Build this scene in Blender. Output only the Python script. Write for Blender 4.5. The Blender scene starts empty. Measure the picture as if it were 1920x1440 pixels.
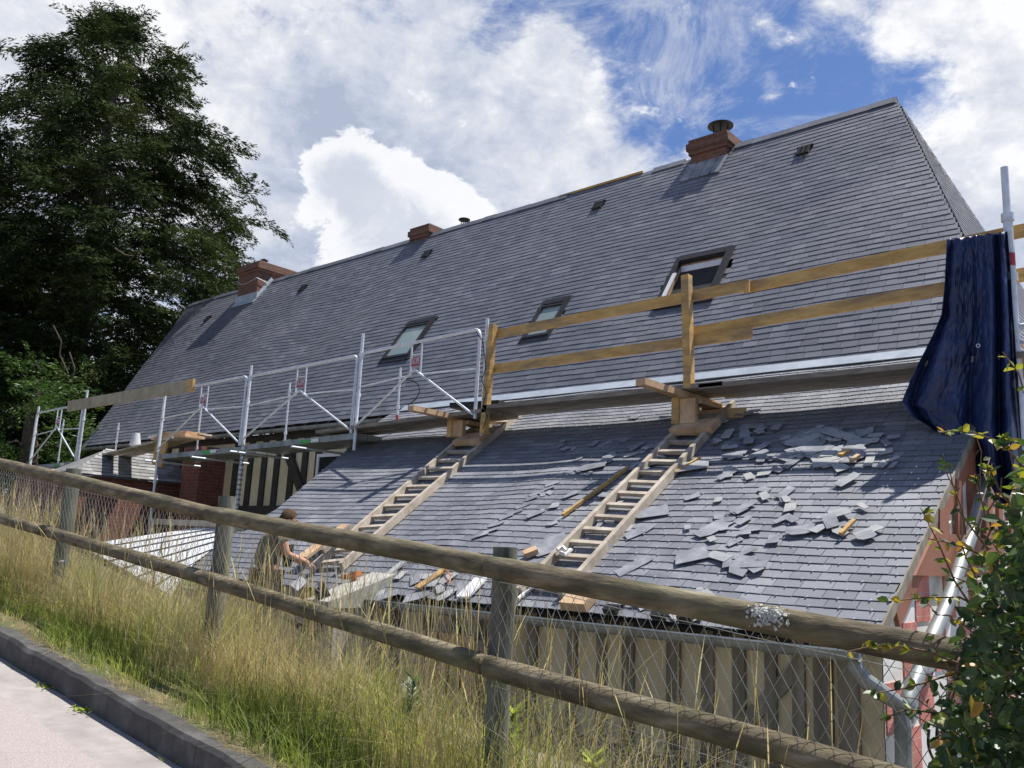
import bpy, math, random
import numpy as np
from mathutils import Vector, Matrix, noise
R = random.Random(7)
NR = np.random.RandomState(11)
SC = bpy.context.scene
COL = SC.collection
# ------------------------------------------------------------------ camera
FPX = 1648.0
def _n(v): v = np.array(v, float); return v/np.linalg.norm(v)
_X = _n((1903, -230, -FPX)); _Z = np.array((385., -8620., FPX)); _Z = _Z-_X*(_Z@_X); _Z = _n(_Z)
_Y = np.cross(_X, _Z)
if _Y[2] < 0: _Y = -_Y
MC = np.stack([_X, _Y, _Z])                      # world = MC @ (right, down, forward)
cd = bpy.data.cameras.new('camera'); cam = bpy.data.objects.new('camera', cd); COL.objects.link(cam)
cd.sensor_width = 36; cd.lens = FPX/1920*36; cd.clip_start = 0.05; cd.clip_end = 3000
r_, u_, b_ = MC[:, 0], -MC[:, 1], -MC[:, 2]
cam.matrix_world = Matrix(((r_[0], u_[0], b_[0], 0), (r_[1], u_[1], b_[1], 0), (r_[2], u_[2], b_[2], 0), (0, 0, 0, 1)))
SC.camera = cam
# ------------------------------------------------------------------ sun and sky
AZ, EL = math.radians(32), math.radians(65.5)      # azimuth from +Y towards +X
SUN = Vector((math.sin(AZ)*math.cos(EL), math.cos(AZ)*math.cos(EL), math.sin(EL)))
sl = bpy.data.lights.new('sun', 'SUN'); sl.energy = 5.0; sl.angle = math.radians(0.5); sl.color = (1, .955, .89)
so = bpy.data.objects.new('sun', sl); COL.objects.link(so); so.rotation_euler = SUN.to_track_quat('Z', 'Y').to_euler()
SC.view_settings.view_transform = 'Standard'; SC.view_settings.look = 'None'; SC.view_settings.exposure = 0.62; SC.view_settings.gamma = 1

def raydir(x, y): return MC @ np.array([x-960., y-720., FPX])
class NT:
    def __init__(s, nt): s.nt = nt; s.N = nt.nodes; s.L = nt.links
    def node(s, t, **k):
        n = s.N.new(t)
        for a, v in k.items(): setattr(n, a, v)
        return n
    def put(s, sock, v):
        if hasattr(v, 'is_linked') or hasattr(v, 'links'): s.L.new(v, sock)
        else: sock.default_value = v
    def math(s, op, a, b=0.0, c=None, clamp=False):
        n = s.node('ShaderNodeMath', operation=op, use_clamp=clamp); s.put(n.inputs[0], a); s.put(n.inputs[1], b)
        if c is not None: s.put(n.inputs[2], c)
        return n.outputs[0]
    def noise(s, vec, scale, detail=4, rough=.55, dist=0.0):
        n = s.node('ShaderNodeTexNoise'); s.put(n.inputs['Vector'], vec); n.inputs['Scale'].default_value = scale
        n.inputs['Detail'].default_value = detail; n.inputs['Roughness'].default_value = rough; n.inputs['Distortion'].default_value = dist
        return n.outputs[0]
    def rng(s, v, a, b, c=0.0, d=1.0, smooth=False):
        n = s.node('ShaderNodeMapRange'); n.interpolation_type = 'SMOOTHSTEP' if smooth else 'LINEAR'
        for i, q in enumerate((v, a, b, c, d)): s.put(n.inputs[i], q)
        return n.outputs[0]
    def mix(s, f, a, b, mode='MIX'):
        n = s.node('ShaderNodeMix', data_type='RGBA', blend_type=mode); s.put(n.inputs[0], f)
        s.put(n.inputs[6], a if hasattr(a, 'links') else (*a, 1) if len(a) == 3 else a); s.put(n.inputs[7], b if hasattr(b, 'links') else (*b, 1) if len(b) == 3 else b)
        return n.outputs[2]
    def ramp(s, f, stops):
        n = s.node('ShaderNodeValToRGB'); el = n.color_ramp.elements
        while len(el) < len(stops): el.new(.5)
        for e, (p, c) in zip(el, stops): e.position = p; e.color = (*c, 1)
        s.put(n.inputs[0], f); return n.outputs[0]

world = bpy.data.worlds.new('World'); SC.world = world; world.use_nodes = True
W = NT(world.node_tree); W.N.clear()
sky = W.node('ShaderNodeTexSky', sky_type='NISHITA', sun_disc=False, sun_elevation=EL, sun_rotation=AZ, altitude=0, air_density=1.0, dust_density=.6, ozone_density=1.6)
tc = W.node('ShaderNodeTexCoord').outputs['Generated']
mp = W.node('ShaderNodeMapping'); W.put(mp.inputs[0], tc); mp.inputs['Scale'].default_value = (1, 1, 1.5)
nv = mp.outputs[0]
def spot(px, py, rad, wt):
    d = _n(raydir(px, py)); vm = W.node('ShaderNodeVectorMath', operation='DOT_PRODUCT'); W.put(vm.inputs[0], tc); vm.inputs[1].default_value = tuple(d)
    a = math.cos(math.atan(rad/FPX)); return W.rng(vm.outputs['Value'], a, 1.0, 0.0, wt, True)
n1 = W.noise(nv, 3.6, 12, .66, .25); n2 = W.noise(nv, 12, 10, .68, .35); n4 = W.noise(nv, 30, 6, .6, .4)
cov = W.math('ADD', W.math('MULTIPLY', n1, .55), W.math('MULTIPLY', n2, .45))
for dv, a_, w_ in (((.1, -.5, .85), .25, -.22), ((0, -1, .25), .3, -.2), ((1, .1, .3), .45, -.15)):
    vm = W.node('ShaderNodeVectorMath', operation='DOT_PRODUCT'); W.put(vm.inputs[0], tc); vm.inputs[1].default_value = tuple(_n(dv)); cov = W.math('ADD', cov, W.rng(vm.outputs['Value'], a_, 1.0, 0.0, w_, True))
for s_ in ((1330, 200, 330, -.10), (1120, 60, 300, -.11), (1560, 260, 260, -.12), (1680, 100, 170, -.16), (1230, 130, 200, -.08), (620, 60, 100, -.09), (320, 60, 90, -.05),
           (640, 350, 330, .16), (850, 200, 400, .10), (380, 250, 420, .09), (100, 100, 350, .12), (1100, 250, 240, .10), (1820, 250, 260, .17), (1640, 20, 150, .16), (1860, 500, 220, .14), (1880, 40, 150, .13), (1350, 30, 110, .07), (960, 380, 300, .15)):
    cov = W.math('ADD', cov, spot(*s_))
for s_ in ((1490, 130, 95, .09), (1400, 190, 80, .09), (1350, 260, 70, .07), (1240, 40, 120, .10), (1640, 20, 110, .08), (1560, 250, 60, .06), (1000, 130, 160, .08), (870, 30, 110, .06), (1420, 70, 60, .07), (1530, 170, 50, .06), (1290, 120, 70, .06), (1100, 180, 200, .06), (930, 60, 60, -.08), (480, 40, 70, -.07), (1160, 30, 60, -.06)): cov = W.math('ADD', cov, spot(*s_))
cov = W.math('ADD', cov, W.math('MULTIPLY', W.math('SUBTRACT', n4, .5), .16))
cm = W.rng(cov, .42, .62, 0, 1, True)
n6 = W.noise(nv, 5.5, 12, .72, .8); thin = W.rng(n6, .44, .66, 0, .62, True); cm = W.math('MAXIMUM', cm, thin)
n3 = W.noise(nv, 7.0, 9, .62, .3)
br = W.math('ADD', W.math('MULTIPLY', n3, .75), W.math('MULTIPLY', n2, .55)); br = W.math('ADD', br, W.math('MULTIPLY', W.math('SUBTRACT', n4, .5), .25))
for s_ in ((300, 150, 300, .05), (560, 300, 160, -.10), (900, 300, 200, -.06), (720, 130, 260, -.08), (1830, 130, 250, .12), (1860, 420, 200, -.06), (600, 440, 110, -.05)):
    br = W.math('ADD', br, spot(*s_))
cc = W.ramp(W.rng(br, .44, .80), [(0, (3.0, 3.4, 4.3)), (.35, (4.1, 4.4, 5.1)), (.7, (5.3, 5.45, 5.8)), (1, (6.7, 6.7, 6.8))])
skyc = W.mix(1.0, sky.outputs[0], (.50, .60, .80), 'MULTIPLY')
n5 = W.noise(nv, 8, 8, .6, 0.0); cu = W.math('MULTIPLY', W.math('SUBTRACT', n2, .5), 2.6); cu = W.math('ADD', cu, W.math('MULTIPLY', W.math('SUBTRACT', n4, .5), 1.0))
for s_ in ((650, 300, 90, .9), (740, 345, 85, .8), (815, 370, 85, .85), (880, 400, 70, .7), (605, 340, 70, .6), (700, 430, 170, 1.0), (810, 450, 140, .8)): cu = W.math('ADD', cu, spot(*s_))
cmk = W.rng(cu, .34, .60, 0, 1, True)
gi = W.math('ADD', spot(640, 350, 85, .9), spot(745, 440, 130, .9)); gi = W.math('ADD', gi, spot(690, 330, 60, .4)); gi = W.rng(W.math('ADD', gi, W.math('MULTIPLY', W.math('SUBTRACT', n2, .5), 3.2)), .1, 1.2, 0, .95, True)
cuc = W.mix(gi, (6.6, 6.65, 6.8), (4.1, 4.45, 5.1))
fin = W.mix(W.math('MULTIPLY', cm, .95), skyc, cc); fin = W.mix(W.math('MULTIPLY', cmk, .85), fin, cuc)
bg = W.node('ShaderNodeBackground'); W.put(bg.inputs[0], fin); bg.inputs[1].default_value = .1
wo = W.node('ShaderNodeOutputWorld'); W.L.new(bg.outputs[0], wo.inputs[0])

# ------------------------------------------------------------------ helpers
S = 0.68                                         # house units -> metres
LS = 0.636; L0 = -.608-LS*8                      # lean-to plane z = LS*y + L0 (house units)
T55 = math.tan(math.radians(55)); M0 = -16.934   # main roof plane
def on(x, y, ax, val): r = raydir(x, y); return r*val/r[ax]
def lean(x, y, h=0.0):
    r = raydir(x, y); nz = math.sqrt(1+LS*LS); return r*(L0+h*nz)/(r[2]-LS*r[1])
def mainp(x, y): r = raydir(x, y); return r*M0/(r[2]-T55*r[1])
def V3(p): return Vector((float(p[0]), float(p[1]), float(p[2])))
def tag(o, label=None, cat=None, group=None, kind=None):
    if label: o['label'] = label
    if cat: o['category'] = cat
    if group: o['group'] = group
    if kind: o['kind'] = kind
    return o
def empty(name, loc, label, cat, group=None):
    o = bpy.data.objects.new(name, None); COL.objects.link(o); o.location = V3(loc)*1.0; o.empty_display_size = .1
    return tag(o, label, cat, group)
class MB:
    def __init__(s, k=1.0): s.v = []; s.f = []; s.m = []; s.k = k
    def add(s, vs, fs, m=0):
        b = len(s.v); s.v += [tuple(float(c)*s.k for c in v) for v in vs]; s.f += [tuple(i+b for i in f) for f in fs]; s.m += [m]*len(fs)
    def obox(s, c, ax, ay, az, m=0):            # centre and three half axes
        c, ax, ay, az = map(V3, (c, ax, ay, az))
        vs = [c+i*ax+j*ay+k*az for k in (-1, 1) for j in (-1, 1) for i in (-1, 1)]
        if ax.cross(ay).dot(az) < 0: fs = [(0, 1, 3, 2), (4, 6, 7, 5), (0, 4, 5, 1), (2, 3, 7, 6), (0, 2, 6, 4), (1, 5, 7, 3)]
        else: fs = [(0, 2, 3, 1), (4, 5, 7, 6), (0, 1, 5, 4), (2, 6, 7, 3), (0, 4, 6, 2), (1, 3, 7, 5)]
        s.add(vs, fs, m)
    def box(s, x0, x1, y0, y1, z0, z1, m=0): s.obox(((x0+x1)/2, (y0+y1)/2, (z0+z1)/2), ((x1-x0)/2, 0, 0), (0, (y1-y0)/2, 0), (0, 0, (z1-z0)/2), m)
    def beam(s, p, q, w, h, up=(0, 0, 1), m=0):
        p, q = V3(p), V3(q); d = q-p; u = V3(up); sx = d.cross(u)
        if sx.length < 1e-6: sx = d.cross(Vector((1, 0, 0)))
        sx.normalize(); u2 = sx.cross(d).normalized()
        s.obox((p+q)/2, d/2, sx*w/2, u2*h/2, m)
    def tube(s, pts, r, n=8, m=0, cap=True, wob=0.0):
        pts = [V3(p) for p in pts]; rr = r if isinstance(r, (list, tuple)) else [r]*len(pts); vs = []; fs = []
        nrm = None
        for i, p in enumerate(pts):
            t = (pts[min(i+1, len(pts)-1)]-pts[max(i-1, 0)]).normalized()
            if nrm is None:
                nrm = t.cross(Vector((0, 0, 1)) if abs(t.z) < .9 else Vector((1, 0, 0))).normalized()
            nrm = (nrm-t*nrm.dot(t)).normalized(); bn = t.cross(nrm)
            for k in range(n):
                a = 2*math.pi*k/n; rad = rr[i]*(1+(R.uniform(-wob, wob) if wob else 0)); vs.append(p+(nrm*math.cos(a)+bn*math.sin(a))*rad)
        for i in range(len(pts)-1):
            for k in range(n): a, b = i*n+k, i*n+(k+1) % n; fs.append((a, b, b+n, a+n))
        if cap: fs.append(tuple(range(n))[::-1]); fs.append(tuple((len(pts)-1)*n+k for k in range(n)))
        s.add(vs, fs, m)
    def build(s, name, mats, parent=None, smooth=False, **kw):
        me = bpy.data.meshes.new(name); me.from_pydata(s.v, [], s.f)
        if not isinstance(mats, (list, tuple)): mats = [mats]
        for mm in mats: me.materials.append(mm)
        if len(mats) > 1: me.polygons.foreach_set('material_index', s.m)
        if smooth: me.polygons.foreach_set('use_smooth', [True]*len(me.polygons))
        me.update(); o = bpy.data.objects.new(name, me); COL.objects.link(o)
        if parent is not None:
            o.parent = parent; o.matrix_parent_inverse = Matrix.Translation(-wloc(parent))
        return tag(o, **kw)
def wloc(o):
    return o.location.copy() if o.type == 'EMPTY' else Vector((0, 0, 0))
def quads(name, V, F, mat, parent=None, smooth=False, **kw):       # numpy arrays
    me = bpy.data.meshes.new(name); nf = len(F); k = F.shape[1]
    me.vertices.add(len(V)); me.vertices.foreach_set('co', V.astype(np.float32).ravel())
    me.loops.add(nf*k); me.loops.foreach_set('vertex_index', F.astype(np.int32).ravel())
    me.polygons.add(nf); me.polygons.foreach_set('loop_start', np.arange(0, nf*k, k, dtype=np.int32)); me.polygons.foreach_set('loop_total', np.full(nf, k, dtype=np.int32))
    me.update(calc_edges=True); me.validate(); me.materials.append(mat)
    if smooth: me.polygons.foreach_set('use_smooth', [True]*nf)
    o = bpy.data.objects.new(name, me); COL.objects.link(o)
    if parent is not None: o.parent = parent; o.matrix_parent_inverse = Matrix.Translation(-wloc(parent))
    return tag(o, **kw)

# ------------------------------------------------------------------ materials
def mat(name, ramp=None, scale=6, rough=.7, metal=0.0, bump=0.0, bscale=None, island=0.0, stretch=(1, 1, 1), spec=.5, transl=0.0, rvar=0.0, detail=6, dist=.0, alt=None):
    m = bpy.data.materials.new(name); m.use_nodes = True; t = NT(m.node_tree); P = t.N['Principled BSDF']
    co = t.node('ShaderNodeTexCoord').outputs['Object']; mp = t.node('ShaderNodeMapping'); t.put(mp.inputs[0], co); mp.inputs['Scale'].default_value = stretch
    v = mp.outputs[0]; f = t.noise(v, scale, detail, .6, dist)
    f = t.rng(f, .28, .72)
    if island:
        isl = t.node('ShaderNodeNewGeometry').outputs['Random Per Island']
        f = t.math('ADD', t.math('MULTIPLY', f, 1-island), t.math('MULTIPLY', isl, island))
    k = len(ramp)
    c = t.ramp(f, [(i/(k-1) if k > 1 else 0, q) for i, q in enumerate(ramp)] if not isinstance(ramp[0][1], tuple) else ramp)
    if alt:                                                        # (colour, scale, lo, hi, amount): patches of a second colour
        a = t.rng(t.noise(v, alt[1], 5, .6), alt[2], alt[3], 0, alt[4]); c = t.mix(a, c, alt[0])
    t.put(P.inputs['Base Color'], c); P.inputs['Metallic'].default_value = metal; P.inputs['Specular IOR Level'].default_value = spec
    if rvar: t.put(P.inputs['Roughness'], t.rng(t.noise(v, scale*.7, 4), .3, .7, rough-rvar, rough+rvar))
    else: P.inputs['Roughness'].default_value = rough
    if bump:
        b = t.node('ShaderNodeBump'); b.inputs['Strength'].default_value = 1.0; b.inputs['Distance'].default_value = bump
        t.put(b.inputs['Height'], t.noise(v, bscale or scale*3, 6, .6)); t.put(P.inputs['Normal'], b.outputs[0])
    if transl:
        tr = t.node('ShaderNodeBsdfTranslucent'); t.put(tr.inputs[0], t.mix(1.0, c, (1.3, 1.3, .75), 'MULTIPLY')); ms = t.node('ShaderNodeMixShader'); ms.inputs[0].default_value = transl
        t.L.new(P.outputs[0], ms.inputs[1]); t.L.new(tr.outputs[0], ms.inputs[2]); t.L.new(ms.outputs[0], t.N['Material Output'].inputs[0])
    return m
G = lambda r, g=None, b=None: (r, r, r) if g is None else (r, g, b)
M = {}
M['slate_new'] = mat('roof_slate', [G(.068, .074, .090), G(.098, .105, .125), G(.118, .125, .147), G(.185, .193, .215)], 1.1, .55, bump=.0012, bscale=38, island=.6, spec=.95, rvar=.08, alt=(G(.17, .16, .175), .7, .5, .75, .35))
M['slate_old'] = mat('lean_to_slate', [G(.088, .094, .110), G(.133, .141, .162), G(.162, .170, .193), G(.24, .248, .27)], 1.4, .60, bump=.0012, bscale=30, island=.65, spec=.8, rvar=.10, alt=(G(.32, .325, .34), 1.6, .54, .75, .6))
M['slate_broken'] = mat('broken_slate', [G(.11, .116, .13), G(.22, .23, .25), G(.36, .37, .39)], 5, .55, bump=.002, bscale=30, spec=.55, rvar=.1)
M['slate_pale'] = mat('broken_slate_pale', [G(.22, .23, .24), G(.33, .34, .34), G(.42, .40, .34)], 6, .5, bump=.002, bscale=30, rvar=.1)
M['slate_shed'] = mat('mossy_old_slate', [G(.07, .07, .065), G(.15, .15, .145), G(.24, .24, .235), G(.42, .42, .41)], 2.5, .75, bump=.003, bscale=20, island=.5)
M['under'] = mat('roof_underlay', [G(.02), G(.035)], 4, .9)
M['zinc'] = mat('zinc', [G(.34, .39, .44), G(.48, .53, .58)], 5, .5, metal=.2, bump=.001, rvar=.08)
M['zinc_old'] = mat('old_zinc', [G(.12, .14, .13), G(.25, .27, .27), G(.33, .35, .35)], 5, .5, metal=.4, bump=.002, rvar=.1)
M['galv'] = mat('galvanised_steel', [G(.50, .54, .59), G(.76, .79, .83)], 14, .42, metal=.25, rvar=.1)
M['hook'] = mat('steel_hook', [G(.7, .72, .75), G(.85)], 14, .2, metal=.9)
M['black'] = mat('black_metal', [G(.010), G(.02)], 8, .5, spec=.25)
M['frame'] = mat('window_frame_grey', [G(.018, .018, .02), G(.035, .035, .038)], 8, .5, spec=.3)
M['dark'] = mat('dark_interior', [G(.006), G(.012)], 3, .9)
M['yellowwood'] = mat('yellow_timber', [G(.36, .21, .06), G(.52, .32, .10), G(.62, .42, .16)], 4, .65, bump=.001, stretch=(1, 1, 4), dist=.6, alt=(G(.20, .145, .09), 1.8, .46, .66, .8))
M['rawwood'] = mat('raw_timber', [G(.34, .20, .10), G(.50, .33, .19), G(.62, .46, .29)], 5, .7, bump=.001, dist=.6, alt=(G(.20, .14, .10), 3, .52, .7, .5))
M['greywood'] = mat('weathered_plank', [G(.12, .10, .085), G(.22, .19, .155), G(.33, .29, .24)], 4, .8, bump=.0015, stretch=(1, 4, 4), dist=.5)
M['greywood2'] = mat('weathered_board', [G(.24, .20, .14), G(.36, .31, .22), G(.44, .38, .28)], 4, .8, bump=.0015, dist=.5)
M['ladder'] = mat('ladder_wood', [G(.25, .21, .165), G(.42, .36, .285), G(.56, .50, .42)], 5, .75, bump=.001, dist=.6, alt=(G(.2, .16, .12), 4, .5, .7, .4))
M['log'] = mat('fence_log', [G(.028, .023, .014), G(.085, .067, .038), G(.17, .138, .085), G(.31, .265, .185)], 7, .9, bump=.009, bscale=16, stretch=(.6, 2.2, 2.2), detail=9, alt=(G(.075, .085, .035), 2.6, .48, .68, .5))
M['post'] = mat('fence_post_wood', [G(.05, .05, .036), G(.14, .14, .105), G(.25, .255, .20)], 6, .85, bump=.006, bscale=18, stretch=(2.4, 2.4, .5), detail=8, alt=(G(.10, .13, .09), 3, .48, .68, .5))
M['wire'] = mat('fence_wire', [G(.28, .29, .28), G(.42, .43, .42)], 9, .4, metal=.6)
M['lichen'] = mat('lichen', [G(.35, .36, .33), G(.55, .56, .52)], 30, .95, bump=.004, bscale=60)
M['cream'] = mat('cream_render', [G(.52, .43, .27), G(.68, .58, .39), G(.76, .67, .49)], 1.6, .9, bump=.003, bscale=14, stretch=(1, 1, .6), alt=(G(.30, .26, .17), 1.3, .5, .72, .6))
M['stud'] = mat('grey_oak', [G(.13, .115, .088), G(.22, .195, .152), G(.34, .305, .245)], 3, .85, bump=.004, bscale=14, stretch=(3, 3, .5), dist=.3)
M['dstud'] = mat('dark_oak', [G(.025, .02, .016), G(.05, .042, .035)], 3, .8, bump=.003)
M['rstud'] = mat('red_brown_timber', [G(.20, .075, .042), G(.30, .12, .07)], 3, .7, bump=.002)
M['white'] = mat('white_lime', [G(.62, .61, .58), G(.76, .75, .72)], 2, .9, bump=.002, bscale=20)
M['whitep'] = mat('white_paint', [G(.62), G(.74)], 5, .4)
M['pale'] = mat('pale_sheet', [G(.6, .62, .64), G(.72, .74, .76), G(.82, .83, .84)], 2.5, .4, bump=.002)
M['concrete'] = mat('concrete', [G(.22, .21, .18), G(.34, .33, .29), G(.44, .43, .39)], 8, .9, bump=.004, bscale=30)
M['tarp'] = mat('blue_tarpaulin', [G(.009, .016, .050), G(.015, .028, .090), G(.028, .052, .16)], 3, .40, bump=.016, bscale=9, spec=.5, detail=8)
M['red'] = mat('red_plate', [G(.35, .02, .03), G(.42, .03, .04)], 9, .5)
M['green'] = mat('green_tag', [G(.03, .30, .05), G(.04, .36, .07)], 9, .5)
M['blue'] = mat('blue_cord', [G(.04, .25, .7), G(.06, .3, .8)], 9, .5)
M['orange'] = mat('orange_scrap', [G(.55, .16, .04), G(.65, .22, .06)], 9, .6)
M['plastic'] = mat('pale_plastic', [G(.45, .46, .50), G(.6, .6, .63)], 9, .4)
M['glass'] = bpy.data.materials.new('window_glass'); M['glass'].use_nodes = True
_p = M['glass'].node_tree.nodes['Principled BSDF']; _p.inputs['Base Color'].default_value = (.30, .36, .32, 1); _p.inputs['Roughness'].default_value = .06; _p.inputs['Specular IOR Level'].default_value = .9; _p.inputs['Metallic'].default_value = .25
M['skin'] = mat('skin', [G(.42, .21, .13), G(.50, .27, .17)], 8, .55)
M['hair'] = mat('hair', [G(.04, .024, .014), G(.12, .075, .045)], 60, .8, bump=.006, spec=.15)
M['shirt'] = mat('khaki_cloth', [G(.15, .125, .075), G(.24, .20, .125)], 6, .9, bump=.004, bscale=9)
M['trousers'] = mat('work_trousers', [G(.13, .10, .07), G(.20, .16, .115)], 6, .9, bump=.004, bscale=9)
M['bark'] = mat('bark', [G(.05, .038, .028), G(.11, .085, .065)], 9, .9, bump=.01, bscale=20)
M['yew'] = mat('yew_foliage', [G(.006, .012, .006), G(.017, .032, .012), G(.048, .070, .022), G(.15, .165, .055)], .5, .8, island=.4, transl=.14, spec=.08)
M['shrub'] = mat('shrub_foliage', [G(.02, .05, .012), G(.05, .11, .02), G(.12, .2, .04)], 1.2, .5, island=.6, transl=.3)
M['leaf'] = mat('hedge_leaf', [G(.014, .034, .010), G(.026, .060, .016), G(.05, .095, .022), G(.10, .15, .035)], 2.5, .42, island=.75, transl=.28)
M['leafy'] = mat('yellow_leaf', [G(.10, .16, .025), G(.30, .32, .04), G(.42, .20, .04)], 2.5, .42, island=.85, transl=.35)
M['twig'] = mat('twig', [G(.10, .05, .03), G(.20, .12, .07)], 12, .7)
M['grass'] = mat('green_grass', [G(.10, .13, .03), G(.20, .26, .06), G(.33, .38, .10), G(.48, .48, .20)], .9, .6, island=.6, transl=.55, spec=.2)
M['lush'] = mat('lush_grass', [G(.08, .11, .02), G(.16, .22, .045), G(.27, .34, .09)], 1.2, .5, island=.5, transl=.45, spec=.3)
M['straw'] = mat('dry_grass', [G(.20, .15, .08), G(.40, .32, .19), G(.58, .49, .32), G(.82, .75, .57)], 1.0, .7, island=.7, transl=.52, spec=.2)
M['soil'] = mat('verge_soil', [G(.05, .045, .022), G(.11, .09, .045), G(.17, .14, .075)], 5, .95, bump=.02, bscale=14, alt=(G(.07, .10, .03), 2, .45, .6, .8))
M['yard'] = mat('yard_gravel', [G(.14, .125, .10), G(.24, .22, .18)], 8, .95, bump=.01, bscale=40)
M['asphalt'] = mat('pinkish_asphalt', [(0, G(.20, .175, .165)), (.35, G(.27, .235, .225)), (.6, G(.32, .28, .268)), (1, G(.44, .39, .37))], 150, .9, bump=.003, bscale=110, detail=10, alt=(G(.17, .15, .142), 1.6, .45, .68, .5))
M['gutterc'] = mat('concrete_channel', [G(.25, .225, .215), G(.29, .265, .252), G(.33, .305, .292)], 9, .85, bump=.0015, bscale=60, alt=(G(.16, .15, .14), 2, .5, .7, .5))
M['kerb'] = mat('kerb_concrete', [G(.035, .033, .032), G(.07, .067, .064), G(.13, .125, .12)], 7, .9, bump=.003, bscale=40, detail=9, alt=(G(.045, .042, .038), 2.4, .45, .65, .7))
M['kerbtop'] = mat('kerb_top_crust', [G(.15, .13, .105), G(.26, .235, .20), G(.38, .35, .31)], 9, .95, bump=.006, bscale=30, alt=(G(.09, .10, .04), 3, .5, .65, .6))
def brickmat(name, c1, c2, mortar, sc=1.0, plane='xz', bw=.22, bh=.07, rough=.9):
    m = bpy.data.materials.new(name); m.use_nodes = True; t = NT(m.node_tree); P = t.N['Principled BSDF']
    co = t.node('ShaderNodeTexCoord').outputs['Object']; sp = t.node('ShaderNodeSeparateXYZ'); t.put(sp.inputs[0], co); cb = t.node('ShaderNodeCombineXYZ')
    a = t.math('ADD', sp.outputs[0], sp.outputs[1]) if plane == 'both' else sp.outputs[0 if plane == 'xz' else 1]
    t.put(cb.inputs[0], a); t.put(cb.inputs[1], sp.outputs[2])
    b = t.node('ShaderNodeTexBrick'); t.put(b.inputs['Vector'], cb.outputs[0]); b.inputs['Scale'].default_value = 1; b.inputs['Brick Width'].default_value = bw; b.inputs['Row Height'].default_value = bh
    b.inputs['Mortar Size'].default_value = .006*sc; b.inputs['Color1'].default_value = (*c1, 1); b.inputs['Color2'].default_value = (*c2, 1); b.inputs['Mortar'].default_value = (*mortar, 1); b.inputs['Bias'].default_value = -.2
    c = t.mix(t.rng(t.noise(co, 9, 6), .35, .7, 0, .6), b.outputs['Color'], (c1[0]*.45, c1[1]*.45, c1[2]*.45))
    t.put(P.inputs['Base Color'], c); P.inputs['Roughness'].default_value = rough
    bp = t.node('ShaderNodeBump'); bp.inputs['Distance'].default_value = .006; t.put(bp.inputs['Height'], t.math('SUBTRACT', t.math('MULTIPLY', t.noise(co, 60, 4), .4), b.outputs['Fac'])); t.put(P.inputs['Normal'], bp.outputs[0])
    return m
M['brick'] = brickmat('red_brick', (.24, .075, .05), (.15, .05, .038), (.20, .17, .14), plane='both')
M['chimbrick'] = brickmat('chimney_brick', (.22, .085, .048), (.11, .062, .045), (.17, .145, .12), sc=1.5, plane='both', bh=.065)
M['pinkbrick'] = brickmat('painted_pink_brick', (.62, .22, .18), (.52, .17, .145), (.62, .40, .36), sc=.6, plane='yz', bh=.075)

# ------------------------------------------------------------------ ground, road, kerb
SL = -.102                                        # road falls towards +X
def roadz(x): return -1.5+SL*x
def sheet(name, xs, ys, zf, m, **kw):
    V = np.array([(x, y, zf(x, y)) for y in ys for x in xs]); nx = len(xs); F = np.array([(j*nx+i, j*nx+i+1, (j+1)*nx+i+1, (j+1)*nx+i) for j in range(len(ys)-1) for i in range(nx-1)])
    return quads(name, V, F, m, smooth=True, **kw)
def yardz(x): return -2.3+.16*min(max(0, -(x+5)), 14)
def bankz(x, y):
    t0 = roadz(x)+.15
    e = min(max((y-3.45)/.95, 0), 1); e = e*e*(3-2*e)
    n = .03*noise.noise(Vector((x*2, y*2, 3)))
    z = t0+.02*min(1, max(0, (y-2.5)))+n if y > 2.45 else t0-.012
    z1 = min(yardz(x), z)
    return z*(1-e)+z1*e
def lin(a, b, n): return [a+(b-a)*i/(n-1) for i in range(n)]
sheet('ground', [-600, -200, -60, -20, 20, 60, 200, 600], [-600, -100, 4.0, 30, 100, 600], lambda x, y: -2.5+(.14*min(max(0, -(x+5)), 14) if y > 3 else -3 if y < 0 else -.3), M['yard'], kind='structure')
sheet('road', lin(-30, 14, 45), lin(-6, 2.06, 12), lambda x, y: roadz(x), M['asphalt'], kind='structure')
def wob(x): return .03*math.sin(x*.9+.4)+.02*math.sin(x*2.3)
gx = lin(-30, 14, 45)
sheet('gutter_strip', gx, [2.06, 2.2, 2.37], lambda x, y: roadz(x), M['gutterc'], kind='structure')
kb = MB()
for i in range(22):
    x0 = -30+i*2.0; x1 = x0+1.998; a = R.uniform(-.002, .002)
    ys = [2.36+a, 2.37+a, 2.385+a, 2.46]; zs = [-.12, .122, .145, .15]
    ns = 30; vs = []
    for k in range(ns+1):
        x = x0+(x1-x0)*k/ns
        for yy, zz in zip(ys, zs): vs.append((x, yy+.009*noise.noise(Vector((x*4, zz*9, 1))), roadz(x)+zz+.012*noise.noise(Vector((x*5, yy*12, 4)))))
    kb.add(vs, [(k*4+j+4, k*4+j, k*4+j+1, k*4+j+5)[::-1] for k in range(ns) for j in range(3)])
    kb.add(vs[:4]+[(x0, 2.52, roadz(x0)-.12)], [(0, 1, 2, 3, 4)]); kb.add(vs[-4:]+[(x1, 2.52, roadz(x1)-.12)], [(4, 3, 2, 1, 0)])
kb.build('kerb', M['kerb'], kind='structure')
sheet('verge', lin(-26, 6, 161), [2.435, 2.47, 2.53, 2.6, 2.7, 2.8, 2.95, 3.1, 3.3, 3.5, 3.65, 3.8, 3.95, 4.1, 4.25, 4.45, 4.8, 5.6, 8, 12, 16], bankz, M['soil'], kind='structure')

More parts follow.
